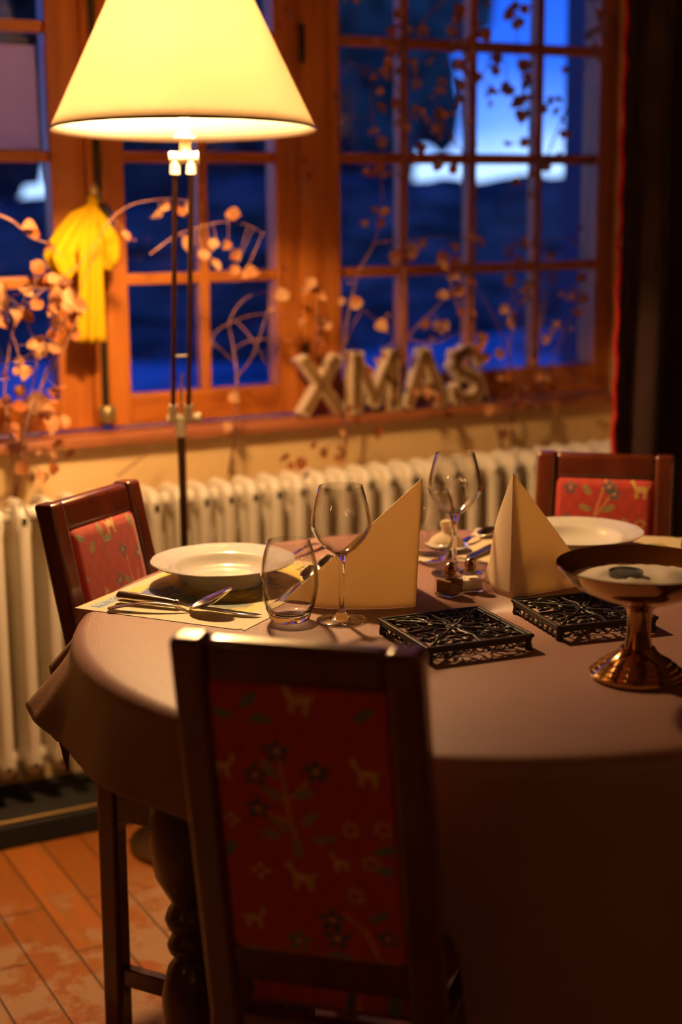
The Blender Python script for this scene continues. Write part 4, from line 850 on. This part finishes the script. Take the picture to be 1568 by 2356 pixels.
up3 = [(1165, 25, 1.1), (1180, 35, 1.2), (1200, 20, 1.1), (1190, 48, 1.2), (1175, 15), (1190, 155, 1.5), (1215, 180, 1.5), (1180, 225, 1.3), (1195, 235, 1.3), (1205, 225), (1195, 262, 1.4), (1215, 228), (1170, 200, 1.1), (1272, 240, 1.1), (1288, 262, .9), (1305, 168, .8), (1215, 330, 1.0), (1165, 345), (1240, 380), (1225, 400), (1265, 385, 1.1), (1355, 10, 1.2), (1358, 90, 1.1), (1385, 60, 1.1), (1378, 130), (1175, 430), (1215, 450), (1390, 45), (1302, 310, .9), (1255, 250)]
branch([[(1240, 760, 3.36), (1235, 560), (1240, 400), (1215, 260), (1190, 120), (1185, -40)], [(1240, 400), (1290, 280), (1340, 160), (1375, 60), (1350, -20)], [(1215, 260), (1170, 200), (1160, 120)]],
       up3, 3.40, 'dried garland over the last upright bar of the right window', .030, 10, .04, G)

# ------------------------------------------------------------------ curtain
cu = wempty('curtain', WP(2.6, 2.9, 1.2), label='heavy dark curtain with a red fringed edge at the right of the window', cat='curtain')
mb = MB()
def cf(i, j):
    u = i/160; z = ZC-.02 + (ZFL+.02-ZC+.02)*(j/24); s_ = 2.262+1.25*u+.004*math.sin(j*.7); return WP(s_, 2.89+.03*math.sin(u*60+.15*j*.1)*min(1, u*20), z)
mb.grid(161, 25, cf); mb.build('cloth', 'curtain_cloth', cu, smooth=True, angle=180, solid=.006)
mb = MB(); rr = random.Random(3); pts = []
for j in range(140): z = 2.3+(ZFL+.06-2.3)*j/139; pts.append(WP(2.256+.003*math.sin(j*.9)+rr.uniform(-.0015, .0015), 2.885, z))
mb.tube(pts, [.0055+rr.uniform(-.0015, .002) for _ in pts], 7); mb.build('fringe', 'red_fringe', cu, smooth=True)
rodm = MB(); rodm.tube([WP(2.2, 2.92, ZC-.012), WP(3.59, 2.92, ZC-.012)], .010, 12); rodm.build('rail', 'iron_bolt', cu, smooth=True)

# ------------------------------------------------------------------ outdoors at dusk
gz = -.45
mb = MB()
def gf(i, j):
    s_ = -12+60*i/60; n = 3.75+(42)*(j/50)**1.5; return WP(s_, n, gz+.10*math.sin(s_*.9+1)*math.sin(n*.7)*min(1, (n-3.75)/3)+(max(0, n-13)*.035))
mb.grid(61, 51, gf); gm = vary(mat('garden_snow', rough=.85), (.10, .12, .15), (.55, .62, .74), (.35, .35, 1), 1.4, 5, lo=.40, hi=.56)
struct('ground_garden', mb, 'garden_snow', smooth=True)
mb = MB(); wbox(mb, 3.77, 5.6, 3.74, 5.2, -1.2, 4.2); struct('wall_outer_wing', mb, 'outer_render')
def blob(mb, c, rx, ry, rz_, seed, seg=40, rings=26, amp=.28):
    r = np.random.default_rng(seed); ph = r.uniform(0, 6.3, (9, 3)); fr = r.uniform(2, 9, (9, 3))
    def fn(i, j):
        t = 2*PI*i/seg; p = PI*j/(rings-1); d = Vector((math.sin(p)*math.cos(t), math.sin(p)*math.sin(t), math.cos(p))); h = 0
        for k in range(9): h += math.sin(d.x*fr[k, 0]+ph[k, 0])*math.sin(d.y*fr[k, 1]+ph[k, 1])*math.sin(d.z*fr[k, 2]+ph[k, 2])
        q = 1+amp*h*.5+r.uniform(-.07, .07)
        return c+Vector((d.x*rx*q, d.y*ry*q, d.z*rz_*q))
    mb.grid(seg, rings, fn, True)
def tree(s_, n, h0, h1, r, label, seed):
    q = WP(s_, n, gz+.3); root = wempty('tree', q, label=label, cat='tree', group='dark trees beyond the garden')
    mb = MB(); mb.tube([q, q+Vector((.1, 0, (h0-gz)*.6)), q+Vector((0, .1, h0-gz+1))], [.16, .13, .09], 8); mb.build('trunk', 'bark', root, smooth=True)
    mb = MB(); blob(mb, WP(s_, n, (h0+h1)/2), r*K, r*K*.8, (h1-h0)/2*K, seed, 44, 30); mb.build('crown', 'foliage_dark', root, smooth=True)
for i, (s_, n, h0, h1, r, wh) in enumerate(((4.6, 22, 2.2, 9, 1.85, 'farthest left, its crown high above the hedge'), (8.2, 22, 1.35, 9, 1.85, 'behind the middle casement, its crown touching the hedge'), (11.85, 22, 1.7, 9, 1.68, 'behind the left half of the window of small panes'),
        (7.4, 29, 2.3, 10, 2.15, 'in the back row behind the left casement'), (11.7, 29, 1.5, 10, 2.1, 'in the back row behind the lamp rods'), (15.7, 29, 2.35, 10, 1.85, 'beside the bright gap of sky'))):
    tree(s_, n, h0, h1, r, 'dark tree beyond the garden, '+wh, 20+i)
mb = MB()
def hf(i, j):
    u = i/180; s_ = -6+32*u; hgt = (1.42 if s_ < 7 else 1.65)+.04*math.sin(s_*1.7)+.025*math.sin(s_*5.1); t = j/14; a = PI*t
    rr_ = 1+.10*math.sin(s_*7+j)*math.sin(s_*3.1+j*2.3); return WP(s_, 16.8-.75*math.cos(a)*rr_, gz-.1+(hgt-gz+.1)*math.sin(a)**.5*(1 if rr_ < 1 else 1+(rr_-1)*.3))
mb.grid(181, 15, hf); tag(mb.build('hedge', 'hedge_dark', smooth=True), 'long dark clipped hedge across the snowy garden outside', 'hedge')

for r in ROOTS:
    if '_o' in r: del r['_o']
